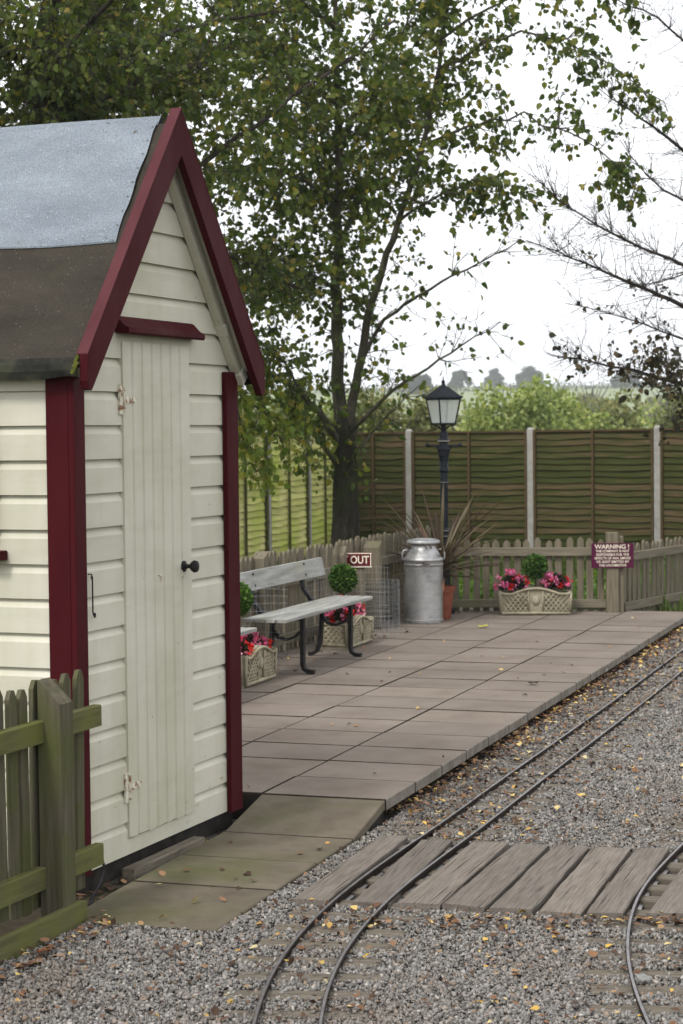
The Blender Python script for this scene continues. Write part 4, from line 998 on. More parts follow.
for nm, lab, X, Y, rx, h, lf in (
    ('hedge_bush', 'pale bushy shrub beyond the fence just left of the trunk', 300, 46, 1.9, 2.7, 'willow'),
    ('hedge_bush', 'leafy shrub beyond the fence between the trunk and the lantern', 388, 47, 1.7, 2.75, 'hedge_dull'),
    ('hedge_bush', 'tall bright green shrub beyond the fence right of the lantern', 497, 45, 1.5, 2.95, 'willow'),
    ('hedge_bush', 'rounded bright green shrub beyond the middle of the brown fence', 541, 49, 1.5, 2.85, 'willow'),
    ('hedge_bush', 'dull olive shrub beyond the brown fence left of the bare tree', 588, 52, 1.5, 2.7, 'hedge_dull'),
    ('hedge_bush', 'low pale shrub beyond the fence under the bare branches', 634, 48, 1.4, 2.35, 'willow'),
    ('hedge_bush', 'grey green shrub beyond the fence at the right edge', 690, 47, 1.5, 2.7, 'hedge_dull'),
    ('hedge_bush', 'small olive shrub beyond the fence right beside the lantern', 455, 50, 1.2, 2.5, 'hedge_dull'),
    ('hedge_bush', 'broad shrub beyond the green panel fence next to the shed', 240, 44, 1.9, 3.0, 'hedge_dull')):
    bush(nm, lab, bx(X, Y), Y, -.17, rx, 1.4, h*.97, 6200, .12, M[lf], 'shrubs in the hedge beyond the panel fence')
def ground_z(x, y): return float(heights(np.array([x]), np.array([y]))[0])
for pxx, Y, w, h, lab in ((461, 660, 4.6, 8.4, 'smallest round hazy tree on the skyline just above the lantern'), (494, 700, 4.4, 8.9, 'lone hazy tree on the skyline second from the lantern'),
                          (531, 680, 6.6, 9.2, 'largest rounded hazy tree on the skyline'), (592, 260, 4.0, 7.6, 'wide pale green field tree behind the bare branches'), (627, 620, 6.5, 8.0, 'low hazy tree on the skyline between the bare branches'),
                          (668, 300, 5.0, 7.0, 'pale green field tree at the right edge'), (420, 560, 6.0, 8.0, 'hazy tree glimpsed between the trunk and the lantern')):
    x = at(pxx, 430, Y).x; z0 = ground_z(x, Y)
    root = empty('field_tree', (x, Y, z0), 0, lab, 'tree', 'far trees on the skyline'); mb = MB()
    mb.tube([(0, 0, -.3), (.05, 0, h*.3), (.1, 0, h*.7)], [.35, .28, .1], 7)
    for i in range(6): a = i*1.05; mb.tube([(.05, 0, h*.3), (math.cos(a)*w*.3, math.sin(a)*w*.3, h*.5), (math.cos(a)*w*.55, math.sin(a)*w*.5, h*.7)], [.16, .1, .04], 5)
    mb.build('trunk', M['bark_dark'], root)
    P_ = []
    for i in range(24):
        a = random.uniform(0, 6.28); rr = random.random()**.6*w*.66; zc = h*(.10+.62*random.random()*(1-(rr/w)**1.5)); k = random.uniform(.13, .34)*w
        d = rng.normal(size=(260, 3)); d /= np.linalg.norm(d, axis=1)[:, None]; P_.append(np.array([math.cos(a)*rr, math.sin(a)*rr, zc])+d*(rng.random((260, 1))**.4)*np.array([k, k, k*.75]))
    p = np.concatenate(P_); v, f = leaf_cloud(p, rng.normal(size=p.shape), (.7 if Y > 400 else .4)*rng.uniform(.6, 1.3, len(p))); np_mesh('crown', v, f, M['far_leaf' if Y > 400 else 'hedge_dull'], root)
# hedgerow line along the far field
b_ = []
for i in range(60):
    x = -90+i*6.4+random.uniform(-1, 1); Y = 600+10*math.sin(i*.3); d = rng.normal(size=(150, 3)); d /= np.linalg.norm(d, axis=1)[:, None]; b_.append(np.array([x, Y, ground_z(x, Y)+.7])+d*rng.random((150, 1))**.4*np.array([4.4, 2.4, random.choice([1.3, 2.0, 2.4, 4.0])]))
p = np.concatenate(b_); v, f = leaf_cloud(p, rng.normal(size=p.shape), .7*rng.uniform(.6, 1.3, len(p))); tag(np_mesh('hedgerow', v, f, M['far_leaf']), 'dark hedgerow line across the far field', 'hedge', kind='stuff')

# ------------------------------------------------------------------ benches
def make_bench(label):
    root = empty('platform_bench', P(4.83, 2.05, 0), PL_A, label, 'bench', 'benches along the platform')
    h = .965
    for i in range(4):
        mb = MB(); y0 = -.155+i*.082; mb.box(-h+random.uniform(-.004, .004), h+random.uniform(-.004, .004), y0, y0+.070, .396, .420, bev=.004); mb.build('seat_slat', M['white_paint'], root)
    mb = MB(); tilt = .03
    mb.add([(-h, .225, .580), (h, .225, .580), (h, .25, .580), (-h, .25, .580), (-h, .225+tilt, .712), (h, .225+tilt, .712), (h, .25+tilt, .712), (-h, .25+tilt, .712)],
           [(3, 2, 1, 0), (4, 5, 6, 7), (0, 1, 5, 4), (1, 2, 6, 5), (2, 3, 7, 6), (3, 0, 4, 7)])
    bk = mb.build('backrest', M['white_paint'], root)
    for s in (-.53, .53):
        for y_, z_ in ((.233, .61), (.249, .69)): mb = MB(); mb.sphere((s, y_, z_), .010, 8); mb.build('bolt', M['black'], bk)
    for s in (-.53, .53):
        mb = MB(); w = .022
        def bar(pts, th):
            pts = [Vector((0, *q)) for q in pts]; k_ = len(pts); vs = []
            for i, q in enumerate(pts):
                t = (pts[min(i+1, k_-1)]-pts[max(i-1, 0)]).normalized(); nn = Vector((0, -t.z, t.y))
                for sx, sn in ((-1, -1), (1, -1), (1, 1), (-1, 1)): vs.append(q+Vector((s+sx*w, 0, 0))+nn*sn*th/2)
            mb.add(vs, [(i*4+j, i*4+(j+1) % 4, i*4+4+(j+1) % 4, i*4+4+j) for i in range(k_-1) for j in range(4)]+[(3, 2, 1, 0), tuple(range(k_*4-4, k_*4))])
        bar([(-.120, .395), (-.118, .20), (-.116, .07), (-.125, .035), (-.155, .018), (-.20, .014)], .026)       # front leg, foot turned out
        bar([(.10, .395), (.11, .25), (.125, .10), (.15, .035), (.19, .014), (.215, .012)], .026)                 # back leg
        bar([(-.13, .382), (.0, .384), (.13, .384)], .024)
        bar([(-.11, .30), (-.06, .255), (.0, .235), (.06, .25), (.105, .30)], .018)                               # curved brace
        bar([(.12, .385), (.19, .42), (.25, .50), (.272, .60), (.293, .715)], .026)                               # back support
        mb.build('bench_frame', M['black'], root)
    return root
bench = make_bench('weathered white slatted bench with black iron legs standing in front of the picket fence')
b2 = copy_tree(bench); b2.location = P(2.36, 2.05, 0); b2['label'] = 'white slatted bench mostly hidden behind the shed, only its seat end showing'

# ------------------------------------------------------------------ stone planters with plants
def planter_parts(root, Lh, dp, h):
    mb = MB()
    def prof(u):                                # raised centre of the front wall
        t = abs(u)/Lh; return h*(.80+.20*max(0, math.cos(min(1, t*1.5)*math.pi/2))+(.06 if t > .93 else 0))
    n = 24; xs = np.linspace(-Lh, Lh, n+1)
    for yf, yb in ((-.02, .018), (dp-.018, dp+.02)):
        vs = []
        for x in xs:
            tp = .975
            vs += [(x*.965, yf+(.012 if yf < 0 else -.012), .0), (x, yf, prof(x)), (x, yb, prof(x)), (x*.965, yb, 0)]
        mb.add(vs, [(4*i+j, 4*i+4+j, 4*i+5+j, 4*i+1+j) for i in range(n) for j in range(3)]+[(0, 1, 2, 3), (4*n+3, 4*n+2, 4*n+1, 4*n)])
    for sx in (-1, 1):
        x0, x1 = sorted((sx*Lh, sx*(Lh-.035)))
        mb.add([(x0*.965, .0, 0), (x1*.965, .0, 0), (x1*.965, dp, 0), (x0*.965, dp, 0), (x0, .0, h*.82), (x1, .0, h*.82), (x1, dp, h*.82), (x0, dp, h*.82)], [(3, 2, 1, 0), (4, 5, 6, 7), (0, 1, 5, 4), (1, 2, 6, 5), (2, 3, 7, 6), (3, 0, 4, 7)])
    body = mb.build('trough', M['stone'], root)
    mb = MB()                                   # raised lattice and rim on the front
    def yy(z): return -.008-.012*z/h-.012
    for sx in (-1, 1):
        x0, x1 = sx*Lh*.22, sx*Lh*.90
        for d in (-1, 1):
            for i in range(-3, 6):
                a = x0+(x1-x0)*i/5; pts = []
                for t in np.linspace(0, 1, 12):
                    z = .12*h+t*.66*h; x = a+d*t*.66*h*.85*sx
                    if min(x0, x1) <= x <= max(x0, x1): pts.append((x, yy(z), z))
                if len(pts) > 1: mb.tube(pts, .0065, 5)
    mb.tube([(x, yy(prof(x)), prof(x)-.012) for x in np.linspace(-Lh*.97, Lh*.97, 26)], .011, 6)
    mb.tube([(x, yy(.02), .02) for x in np.linspace(-Lh*.95, Lh*.95, 4)], .014, 6)
    for sx in (-1, 1):
        mb.tube([(sx*Lh*.955, yy(.02), .02), (sx*Lh*.985, yy(h*.8), h*.8)], .011, 6); mb.tube([(sx*Lh*.20, yy(.03), .03), (sx*Lh*.20, yy(h*.8), h*.86)], .008, 6)
    mb.sphere((0, yy(h*.55), h*.55), .035, 10, sq=(1, .3, 1.3))
    mb.build('lattice_relief', M['stone'], body, smooth=True)
    mb = MB()                                   # lattice on the end facing back along the platform
    for d in (-1, 1):
        for i in range(-3, 7):
            a = dp*(.08+.84*i/4); pts = [(-Lh-.002+.035*(0) - .0*t, a+d*t*.62*h*.85, .12*h+t*.62*h) for t in np.linspace(0, 1, 14)]
            pts = [(-(Lh*(.965+.035*z/h))-.004, y, z) for x, y, z in pts if dp*.08 <= y <= dp*.92]
            if len(pts) > 1: mb.tube(pts, .0065, 5)
    mb.tube([(-Lh*.965-.006, dp*.02, .03), (-Lh*.995-.004, dp*.02, h*.8), (-Lh*.995-.004, dp*.98, h*.8), (-Lh*.965-.006, dp*.98, .03), (-Lh*.965-.006, dp*.02, .03)], .010, 6)
    mb.build('end_lattice', M['stone'], body, smooth=True)
    mb = MB(); mb.box(-Lh*.93, Lh*.93, .02, dp-.02, h*.5, h*.68); mb.build('compost', M['soil'], root)
def planter(pos, rz, Lh, dp, h, label):
    root = empty('stone_planter', pos, rz, label, 'planter', 'lattice stone planters on the platform'); planter_parts(root, Lh, dp, h); return root
def flower_clump(pos, r, label, redf, seed):
    rg = np.random.default_rng(seed); root = empty('begonia_plant', pos, 0, label, 'flowers', 'red and pink flowers in the planters')
    n = 420; d = rg.normal(size=(n, 3)); d /= np.linalg.norm(d, axis=1)[:, None]; d[:, 2] = np.abs(d[:, 2])*1.2-.15
    p = d*(rg.random((n, 1))**.5)*r*.85; v, f = leaf_cloud(p, d+np.array([0, 0, .2]), .035*rg.uniform(.7, 1.3, n)); np_mesh('foliage', v, f, M['begonia_leaf'], root)
    for colr, nm, k in (('red_petal', 'red_blossom', int(18*redf)), ('pink_petal', 'pink_blossom', int(42*(1-redf*.8)))):
        P_ = []; D_ = []
        for i in range(k):
            a = rg.normal(size=3); a /= np.linalg.norm(a); a[2] = abs(a[2])*1.1; c = a*r*rg.uniform(.75, 1.08)
            if nm == 'red_blossom': c[0] += r*.25
            else: c[0] -= r*.2
            m = 12; q = rg.normal(size=(m, 3)); q += a*.6; P_.append(np.repeat(c[None], m, 0)+q*.006); D_.append(q)
        if k:
            v, f = leaf_cloud(np.concatenate(P_), np.concatenate(D_), .026*rg.uniform(.8, 1.2, k*12)); np_mesh(nm, v, f, M[colr], root)
    return root
def box_ball(pos, r, stemh, label, sq=1.):
    root = empty('box_topiary', pos, 0, label, 'topiary', 'clipped box balls in the planters'); mb = MB(); mb.tube([(0, 0, -.02), (.004, 0, stemh*.5), (0, 0, stemh+r)], .008, 6); mb.build('stem', M['bark_dark'], root)
    n = 1900; d = rng.normal(size=(n, 3)); d /= np.linalg.norm(d, axis=1)[:, None]; p = d*r*(.72+.40*rng.random((n, 1)))*np.array([1, 1, sq])+np.array([0, 0, stemh+r*sq])
    v, f = leaf_cloud(p, d+rng.normal(size=(n, 3))*.7, .026*rng.uniform(.6, 1.4, n)); np_mesh('foliage', v, f, M['box_leaf'], root)
pl_rz = PL_A
a_ = P(3.75, 2.06); planter(a_, pl_rz, .285, .20, .255, 'lattice stone planter of red and pink flowers at the corner of the shed')
for du, lab, rf, sd in ((-.15, 'red and pink flowers in the left half of the planter by the shed', .45, 3), (.15, 'pink flowers at the right end of the planter by the shed', .35, 4)): flower_clump(P(3.75+du, 2.15, .20), .10, lab, rf, sd)
box_ball(P(3.72, 2.19, .2), .085, .27, 'clipped green bush in the planter by the shed', 1.1)
a_ = P(6.10, 2.115); planter(a_, pl_rz, .295, .20, .24, 'lattice stone planter partly hidden behind the bench legs')
for du, lab, rf, sd in ((-.17, 'red flowers seen under the bench seat', .7, 5), (.15, 'pink flowers just above the end of the bench seat', .15, 6)): flower_clump(P(6.10+du, 2.22, .22), .10, lab, rf, sd)
flower_clump(P(5.98, 2.26, .30), .07, 'red flowers standing above the bench seat in the planter', .85, 9)
box_ball(P(6.2, 2.27, .2), .092, .22, 'clipped green bush behind the bench under the small maroon sign', 1.05)
pc = Vector((1.755, 17.66, 0)); planter(pc, R(-5), .325, .21, .255, 'stone planter with a raised lattice front at the far end of the platform')
for du, lab, rf, sd in ((-.20, 'red and pink flowers at the left end of the far planter', .5, 7), (.20, 'pink and red flowers at the right end of the far planter', .45, 8)): flower_clump(pc+Vector((du, .10, .24)), .125, lab, rf, sd)
box_ball(pc+Vector((.01, .12, .2)), .092, .14, 'clipped green bush in the middle of the far planter', 1.0)

# ------------------------------------------------------------------ wire mesh guards
def mesh_guard(path, h, label, pitch=.05, z0=.0):
    p = np.array(path, float); L = np.concatenate([[0], np.cumsum(np.linalg.norm(np.diff(p, axis=0), axis=1))]); n = int(L[-1]/.02)
    q = np.linspace(0, L[-1], n); o = np.stack([np.interp(q, L, p[:, k]) for k in (0, 1)], 1)
    for _ in range(12): o[1:-1] = .25*o[:-2]+.5*o[1:-1]+.25*o[2:]
    c = o.mean(0); base = P(c[0], c[1]); mb = MB(); r = .0009
    W = [P(x, y)-base for x, y in o]
    nz = int(h/pitch)
    for k in range(nz+1):
        mb.tube([Vector((w.x, w.y, z0+k*pitch+.004*math.sin(i*.2+k))) for i, w in enumerate(W)], r, 4)
    d = np.concatenate([[0], np.cumsum(np.linalg.norm(np.diff(o, axis=0), axis=1))])
    for s_ in np.arange(0, d[-1], pitch):
        i = int(np.argmin(np.abs(d-s_))); w = W[i]; mb.tube([(w.x, w.y, z0-.02), (w.x+.003, w.y, z0+h*.5), (w.x, w.y, z0+nz*pitch)], r, 4)
    return tag(mb.build('wire_guard', M['wire'], loc=base), label, 'wire mesh', 'wire mesh guards round the planters')
mesh_guard([(3.35, 2.42), (3.7, 2.40), (4.02, 2.36), (4.14, 2.18), (4.16, 1.99)], .65, 'bent wire mesh guard beside the planter at the shed corner')
mesh_guard([(5.7, 2.40), (6.1, 2.38), (6.38, 2.33), (6.42, 2.15), (6.36, 1.93)], .62, 'wire mesh guard beside the planter behind the bench')
mesh_guard([(6.85, 2.30), (6.9, 2.12), (7.05, 2.05), (7.2, 2.12), (7.25, 2.32)], .45, 'curled roll of wire mesh between the small maroon sign and the churn', .04)

# ------------------------------------------------------------------ OUT sign and warning sign
sg = empty('wayout_sign', at(357, 560, 16.30), R(-9), 'small maroon sign with white letters reading OUT on the picket fence', 'sign'); sg.name = 'exit_sign'
mb = MB(); mb.box(-.155, .125, -.006, .008, -.066, .064, bev=.002); mb.build('sign_board', M['sign_maroon'], sg)
mb = MB()
for (x0, x1, z0, z1) in ((-.155, .125, .052, .059), (-.155, .125, -.061, -.054), (.113, .120, -.0535, .0515)): mb.box(x0, x1, -.008, -.0062, z0, z1)
mb.build('border', M['sign_letter'], sg)
text_part('Y OUT', .090, M['sign_letter'], sg, (.102, -.0075, -.001), (R(90), 0, 0), bold=.0012, sx=.82, align='RIGHT')
mb = MB(); mb.box(-.03, .06, .009, .030, -.60, .04); mb.build('sign_stake', M['picket'], sg)
wc = at(612.5, 555.5, 17.80)
ws = empty('warning_sign', (wc.x, 17.80, 0), R(-3), 'purple warning sign with cream lettering on a square post at the end of the platform', 'sign')
zc = wc.z
mb = MB(); mb.box(-.192, .192, -.008, .004, zc-.113, zc+.113, bev=.002); mb.build('sign_board', M['sign_purple'], ws)
text_part('WARNING !', .054, M['sign_letter'], ws, (-.004, -.0095, zc+.080), (R(90), 0, 0), bold=.0004, sx=1.08)
for i, ln in enumerate(('THE COMPANY IS NOT', 'RESPONSIBLE FOR THE', 'EFFECTS OF ASH, SMOKE', 'OR SOOT EMITTED BY', 'THE LOCOMOTIVE')):
    text_part(ln, .0305, M['sign_letter'], ws, (0, -.0095, zc+.040-i*.0325), (R(90), 0, 0), bold=.0002, sx=.96)
mb = MB(); mb.box(-.055, .055, .005, .105, -.12, .735, bev=.004); mb.build('sign_post', M['picket'], ws)
mb = MB(); mb.box(.056, .105, .05, .10, -.12, .70, bev=.004); mb.build('sign_post', M['picket'], ws)

# ------------------------------------------------------------------ milk churn
ch = empty('milk_churn', (.715, 17.10, 0), R(8), 'dull aluminium milk churn standing on the platform by the lamp post', 'churn')
mb = MB(); mb.lathe([(.160, 0), (.172, .004), (.174, .03), (.168, .034), (.1675, .05), (.170, .30), (.171, .497), (.175, .502), (.1755, .515), (.171, .520), (.1715, .548), (.1745, .552), (.1735, .562), (.166, .572), (.145, .605), (.120, .640), (.108, .655), (.106, .68)], 48)
mb.build('body', M['churn'], ch, smooth='auto')
mb = MB(); mb.lathe([(.104, .66), (.110, .69), (.140, .694), (.147, .700), (.1475, .712), (.143, .722), (.120, .732), (.08, .738), (.02, .741)], 48); mb.build('lid', M['churn'], ch, smooth='auto')
for s in (-1, 1):
    mb = MB(); mb.tube([(s*.165, 0, .548), (s*.186, 0, .56), (s*.190, 0, .60), (s*.178, 0, .632), (s*.150, 0, .642), (s*.126, 0, .634)], .008, 8); mb.build('handle', M['churn'], ch, smooth=True)

# ------------------------------------------------------------------ lamp post
lp = empty('lamp_post', (.945, 17.92, 0), R(0), 'black Victorian style lamp post with a glazed lantern behind the milk churn', 'street lamp')
mb = MB(); mb.lathe([(.09, -.1), (.09, .02), (.07, .05), (.056, .12), (.052, .55), (.060, .56), (.060, .59), (.048, .61), (.048, .70), (.056, .71), (.056, .73), (.044, .735), (.044, .755), (.052, .76), (.052, .775), (.037, .79), (.035, 1.20), (.041, 1.205), (.041, 1.225), (.035, 1.23), (.035, 1.30), (.044, 1.31), (.044, 1.33), (.037, 1.34), (.041, 1.42), (.058, 1.50), (.062, 1.515), (.042, 1.53), (.038, 1.57), (.052, 1.58), (.054, 1.60), (.038, 1.62), (.038, 1.66), (.03, 1.675)], 20)
mb.build('post', M['lamp_black'], lp, smooth='auto')
for r_, z_, h_ in ((.0570, .712, .006), (.0530, .762, .006), (.0550, 1.583, .009), (.0420, 1.208, .004)):
    mb = MB(); mb.lathe([(r_, z_), (r_, z_+h_)], 20); mb.build('worn_ring', M['concrete_post'], lp, smooth='auto')
mb = MB(); mb.tube([(-.145, 0, 1.545), (.145, 0, 1.545)], .009, 8); mb.sphere((-.15, 0, 1.552), .021, 10); mb.sphere((.15, 0, 1.552), .021, 10)
mb.prism([(-.075, 1.537), (.075, 1.537), (.045, 1.47), (-.045, 1.47)], lambda u, v, w: (u, w, v), -.012, .012); mb.build('ladder_bar', M['lamp_black'], lp, smooth='auto')
ln = bpy.data.objects.new('lantern', None)
def sq4(h, z, rot=R(28)): return [Vector((h*math.sqrt(2)*math.cos(rot+math.pi/4+i*math.pi/2), h*math.sqrt(2)*math.sin(rot+math.pi/4+i*math.pi/2), z)) for i in range(4)]
ZB, ZT, HB, HT = 1.745, 1.972, .078, .113
B4, T4 = sq4(HB, ZB), sq4(HT, ZT)
mb = MB()
for i in range(4):
    mb.tube([B4[i], T4[i]], .0085, 6); mb.tube([B4[i], B4[(i+1) % 4]], .010, 6); mb.tube([T4[i], T4[(i+1) % 4]], .010, 6)
for i in range(4):
    mb.tube([Vector((0, 0, 1.672)), B4[i]*.45+Vector((0, 0, 1.70*.55)), B4[i]], .007, 6)
mb.tube([Vector((0, 0, 1.65)), Vector((0, 0, ZB))], .022, 8)
ce = sq4(HB, ZB+.004); mb.add(ce, [(0, 1, 2, 3)])
frame = mb.build('lantern_frame', M['lamp_black'], lp, smooth='auto')
for i in range(4):
    mb = MB(); j = (i+1) % 4; mb.add([B4[i]*.995, B4[j]*.995, T4[j]*.995, T4[i]*.995], [(0, 1, 2, 3)]); o = mb.build('glass_pane', M['glass'], frame)
mb = MB()
E1, E2, E3 = sq4(.128, ZT+.004), sq4(.130, ZT+.016), sq4(.020, 2.095)
mb.add(E1+E2+E3, [(3, 2, 1, 0)]+[(o_+i, o_+(i+1) % 4, o_+4+(i+1) % 4, o_+4+i) for o_ in (0, 4) for i in range(4)]+[(8, 9, 10, 11)])
roof = mb.build('lantern_roof', M['lamp_black'], lp)
mb = MB(); mb.lathe([(.020, 2.09), (.024, 2.10), (.012, 2.108), (.018, 2.125), (.016, 2.138), (.006, 2.148), (.005, 2.165), (.001, 2.185)], 12); mb.build('finial', M['lamp_black'], roof, smooth='auto')
mb = MB(); mb.lathe([(.014, ZB+.006), (.014, ZB+.06), (.022, ZB+.08), (.030, ZB+.12), (.028, ZB+.15), (.012, ZB+.175), (.002, ZB+.18)], 12); mb.build('bulb', M['glass'], frame, smooth='auto')
bpy.data.objects.remove(ln)

# ------------------------------------------------------------------ cordyline in terracotta pot
pp = Vector((.885, 17.36, 0))
pt = empty('terracotta_pot', pp, 0, 'red terracotta pot tucked behind the right side of the milk churn', 'pot')
mb = MB(); mb.lathe([(.075, 0), (.082, .01), (.108, .25), (.122, .252), (.126, .30), (.115, .302), (.108, .26)], 28); mb.build('pot_body', M['terracotta'], pt, smooth='auto')
mb = MB(); mb.lathe([(.108, .25), (.10, .275), (.02, .28)], 20); mb.build('compost', M['soil'], pt)
cr = empty('cordyline_plant', pp+Vector((0, 0, .27)), 0, 'spiky bronze leaved plant spreading from the terracotta pot behind the churn', 'plant')
mb = MB(); mb.tube([(0, 0, 0), (.005, 0, .12), (0, 0, .24)], [.02, .018, .02], 8)
mb.build('stem', M['bark_dark'], cr)
lv = MB()
for i in range(110):
    a = random.uniform(0, 6.28); el = random.uniform(-.12, 1.15); ln_ = random.uniform(.45, .92)*(1 if el > .2 else .7)
    d = np.array([math.cos(a)*math.cos(el), math.sin(a)*math.cos(el)*.8, math.sin(el)]); sd = np.cross(d, [0, 0, 1.]); sd /= np.linalg.norm(sd); wd = random.uniform(.009, .016); q = np.array([0, 0, random.uniform(.10, .24)]); vs = []; k = 7
    for j in range(k+1):
        t = j/k; w = wd*(.5+1.2*t if t < .4 else 1.0)*(1-t**4)+.0004; up_ = np.cross(sd, d)
        vs += [q-sd*w, q+up_*(-w*.5), q+sd*w]
        d = d+np.array([0, 0, -.03-.09*t*random.random()]); d /= np.linalg.norm(d); q = q+d*ln_/k
    lv.add(vs, [(3*j+m, 3*j+m+1, 3*j+m+4, 3*j+m+3) for j in range(k) for m in range(2)])
lv.build('foliage', M['cordyline'], cr)

# ------------------------------------------------------------------ fallen leaves, weeds, odds and ends
def litter(n, sampler, s0, s1, zf):
    x, y = sampler(n); z = zf(x, y); d = rng.normal(size=(len(x), 3)); d[:, 2] *= .22
    pos = np.stack([x, y, z], 1); V, Fc = leaf_cloud_flat(pos, d, rng.uniform(s0, s1, len(x))); return V, Fc
def leaf_cloud_flat(pos, direc, size):
    n = len(pos); d = direc/np.linalg.norm(direc, axis=1)[:, None]; up = np.array([0, 0, 1.])+rng.normal(0, .22, (n, 3))
    s_ = np.cross(up, d); s_ /= np.linalg.norm(s_, axis=1)[:, None]; u = np.cross(d, s_)
    T = np.repeat(LEAF_T[None]-np.array([.5, 0, 0]), n, 0); T = T*np.stack([np.ones(n), rng.uniform(.6, 1.15, n), np.ones(n)], 1)[:, None]
    T[:, :, 2] += rng.normal(0, .5, (n, 1))*T[:, :, 1]**2+rng.normal(0, .5, (n, 1))*T[:, :, 0]**2+rng.normal(0, .04, (n, 7))
    V = pos[:, None]+size[:, None, None]*(T[:, :, 0:1]*d[:, None]+T[:, :, 1:2]*s_[:, None]+T[:, :, 2:3]*u[:, None])
    Fc = (np.arange(n)[:, None, None]*7+LEAF_F[None]).reshape(-1, 3); return V.reshape(-1, 3), Fc
def plat_pts(u, v):
    ca, sa = math.cos(PL_A), math.sin(PL_A); return PL_O.x+u*ca-v*sa, PL_O.y+u*sa+v*ca
VV, FF, off = [], [], 0
def addl(r):
    global off
    VV.append(r[0]); FF.append(r[1]+off); off += len(r[0])
def along_rails(n):
    i = rng.integers(60, 250, n); j = i; s_ = rng.normal(0, .17, n); return cl1[i, 0]+s_*.93, cl1[i, 1]-s_*.3+rng.uniform(-.05, .05, n)
def clear(fn):
    def g_(n):
        x, y = fn(n); k = ~in_platform(x, y, -.01) & ~((y < 8.5) & in_planks(x, y)); return x[k], y[k]
    return g_
gz = lambda x, y: np.full(len(x), GZ+.024)+rng.uniform(0, .012, len(x))
addl(litter(1500, clear(along_rails), .014, .040, gz))
addl(litter(2200, lambda n: plat_pts(rng.uniform(.1, 9.4, n), .06-np.abs(rng.normal(.0, .13, n))), .016, .045, lambda x, y: gz(x, y)+rng.uniform(-.004, .018, len(x))))
addl(litter(1500, clear(lambda n: (rng.uniform(-1.1, 2.2, n), rng.uniform(5.2, 9.5, n))), .015, .038, gz))
addl(litter(800, clear(lambda n: (rng.uniform(.8, 4.5, n), rng.uniform(9.5, 18, n))), .02, .05, gz))
addl(litter(150, clear(lambda n: (rng.uniform(-.2, 1.4, n), 7.02-rng.uniform(0, .16, n)+(.18-.19*rng.random(n))*0)), .02, .04, gz))
addl(litter(60, lambda n: plat_pts(rng.uniform(.1, 9.2, n), rng.uniform(.05, 2.4, n)), .018, .04, lambda x, y: np.full(len(x), .010)))
addl(litter(130, lambda n: plat_pts(rng.uniform(3, 9.2, n), rng.uniform(2.0, 2.5, n)), .018, .045, lambda x, y: np.full(len(x), .010)))
addl(litter(16, lambda n: plat_pts(rng.uniform(-2, -.5, n), rng.uniform(.05, .55, n)), .02, .045, lambda x, y: np.full(len(x), -.078)))
def by_shed(n):
    u = rng.uniform(-.3, 1.5, n); v = rng.uniform(-.20, -.02, n); q = [S(a, b_) for a, b_ in zip(u, v)]; return np.array([k.x for k in q]), np.array([k.y for k in q])
addl(litter(110, by_shed, .02, .05, lambda x, y: np.full(len(x), -.108)))
addl(litter(60, lambda n: (lambda t, w: (np.array([S(a, b_).x for a, b_ in zip(t, w)]), np.array([S(a, b_).y for a, b_ in zip(t, w)])))(rng.uniform(-1.2, -.3, n), rng.uniform(-.42, -.28, n)), .02, .05, gz))
tag(np_mesh('fallen_leaves', np.concatenate(VV), np.concatenate(FF), M['dead_leaf']), 'small brown and yellow leaves scattered over gravel and paving', 'leaves', kind='stuff')
def one_leaf(loc, size, colr, label, rz, curl=.25, lobes=False):
    mb = MB(); k = 18; vs = [(0, 0, .012)]
    for i in range(k):
        a = 2*math.pi*i/k; r = 1+.0*a
        if lobes: r = .72+.30*abs(math.cos(a*2.5))
        else: r = 1-.25*abs(math.sin(a))
        x = r*math.cos(a)*.5; y = r*math.sin(a)*.42; vs.append((x*size, y*size, size*(curl*(x*x+y*y)*1.5+.05*math.sin(a*3))))
    mb.add(vs, [(0, 1+i, 1+(i+1) % k) for i in range(k)])
    m = std('leaf_'+colr[0], [(.3, tuple(c*.75 for c in colr[1])), (.7, colr[1])], 30, rough=.75, bmp=.3)
    o = mb.build('fallen_leaf', m, loc=loc, smooth=True); o.rotation_euler = (random.uniform(-.2, .2), random.uniform(-.2, .2), rz); return tag(o, label, 'leaf', 'larger single fallen leaves')
def gp(x, y, z): 
    d = W_+(x-341.5)/F_PX*R_-(y-512)/F_PX*U_; t = (z-CAM_H)/d[2]; return Vector((0, 0, CAM_H))+Vector(d*t)
one_leaf(gp(408, 824, -.10), .06, ('yellow', (.55, .36, .05)), 'round yellow leaf by the left rail just beyond the crossing planks', .4)
one_leaf(gp(28, 966, -.10), .12, ('brown', (.19, .115, .075)), 'large brown lobed leaf on the gravel below the near fence', .7, .3, True)
one_leaf(gp(57, 958, -.10), .075, ('tan', (.30, .20, .14)), 'tan curled leaf on the gravel beside the large brown one', 2., .4, True)
one_leaf(gp(44, 952, -.095), .06, ('rust', (.20, .07, .03)), 'rusty leaf leaning on the mossy edging board', 1., .3, True)
one_leaf(gp(367, 957, -.10), .05, ('gold', (.52, .33, .06)), 'golden leaf on the gravel right of the left track', 1.1)
one_leaf(gp(240, 952, -.10), .045, ('amber', (.50, .30, .05)), 'amber leaf on the gravel left of the near rail', .3)
one_leaf(gp(482, 1004, -.10), .045, ('ochre', (.46, .28, .07)), 'ochre leaf on the gravel at the bottom between the tracks', 2.3)
one_leaf(gp(533, 684, .006), .075, ('black', (.02, .018, .016)), 'dark curled leaf on the bare middle of the platform', .2, .5, True)
one_leaf(gp(483, 627, .006), .085, ('lime', (.42, .40, .05)), 'yellow green leaf on the platform in front of the pot', .2, .5, True)
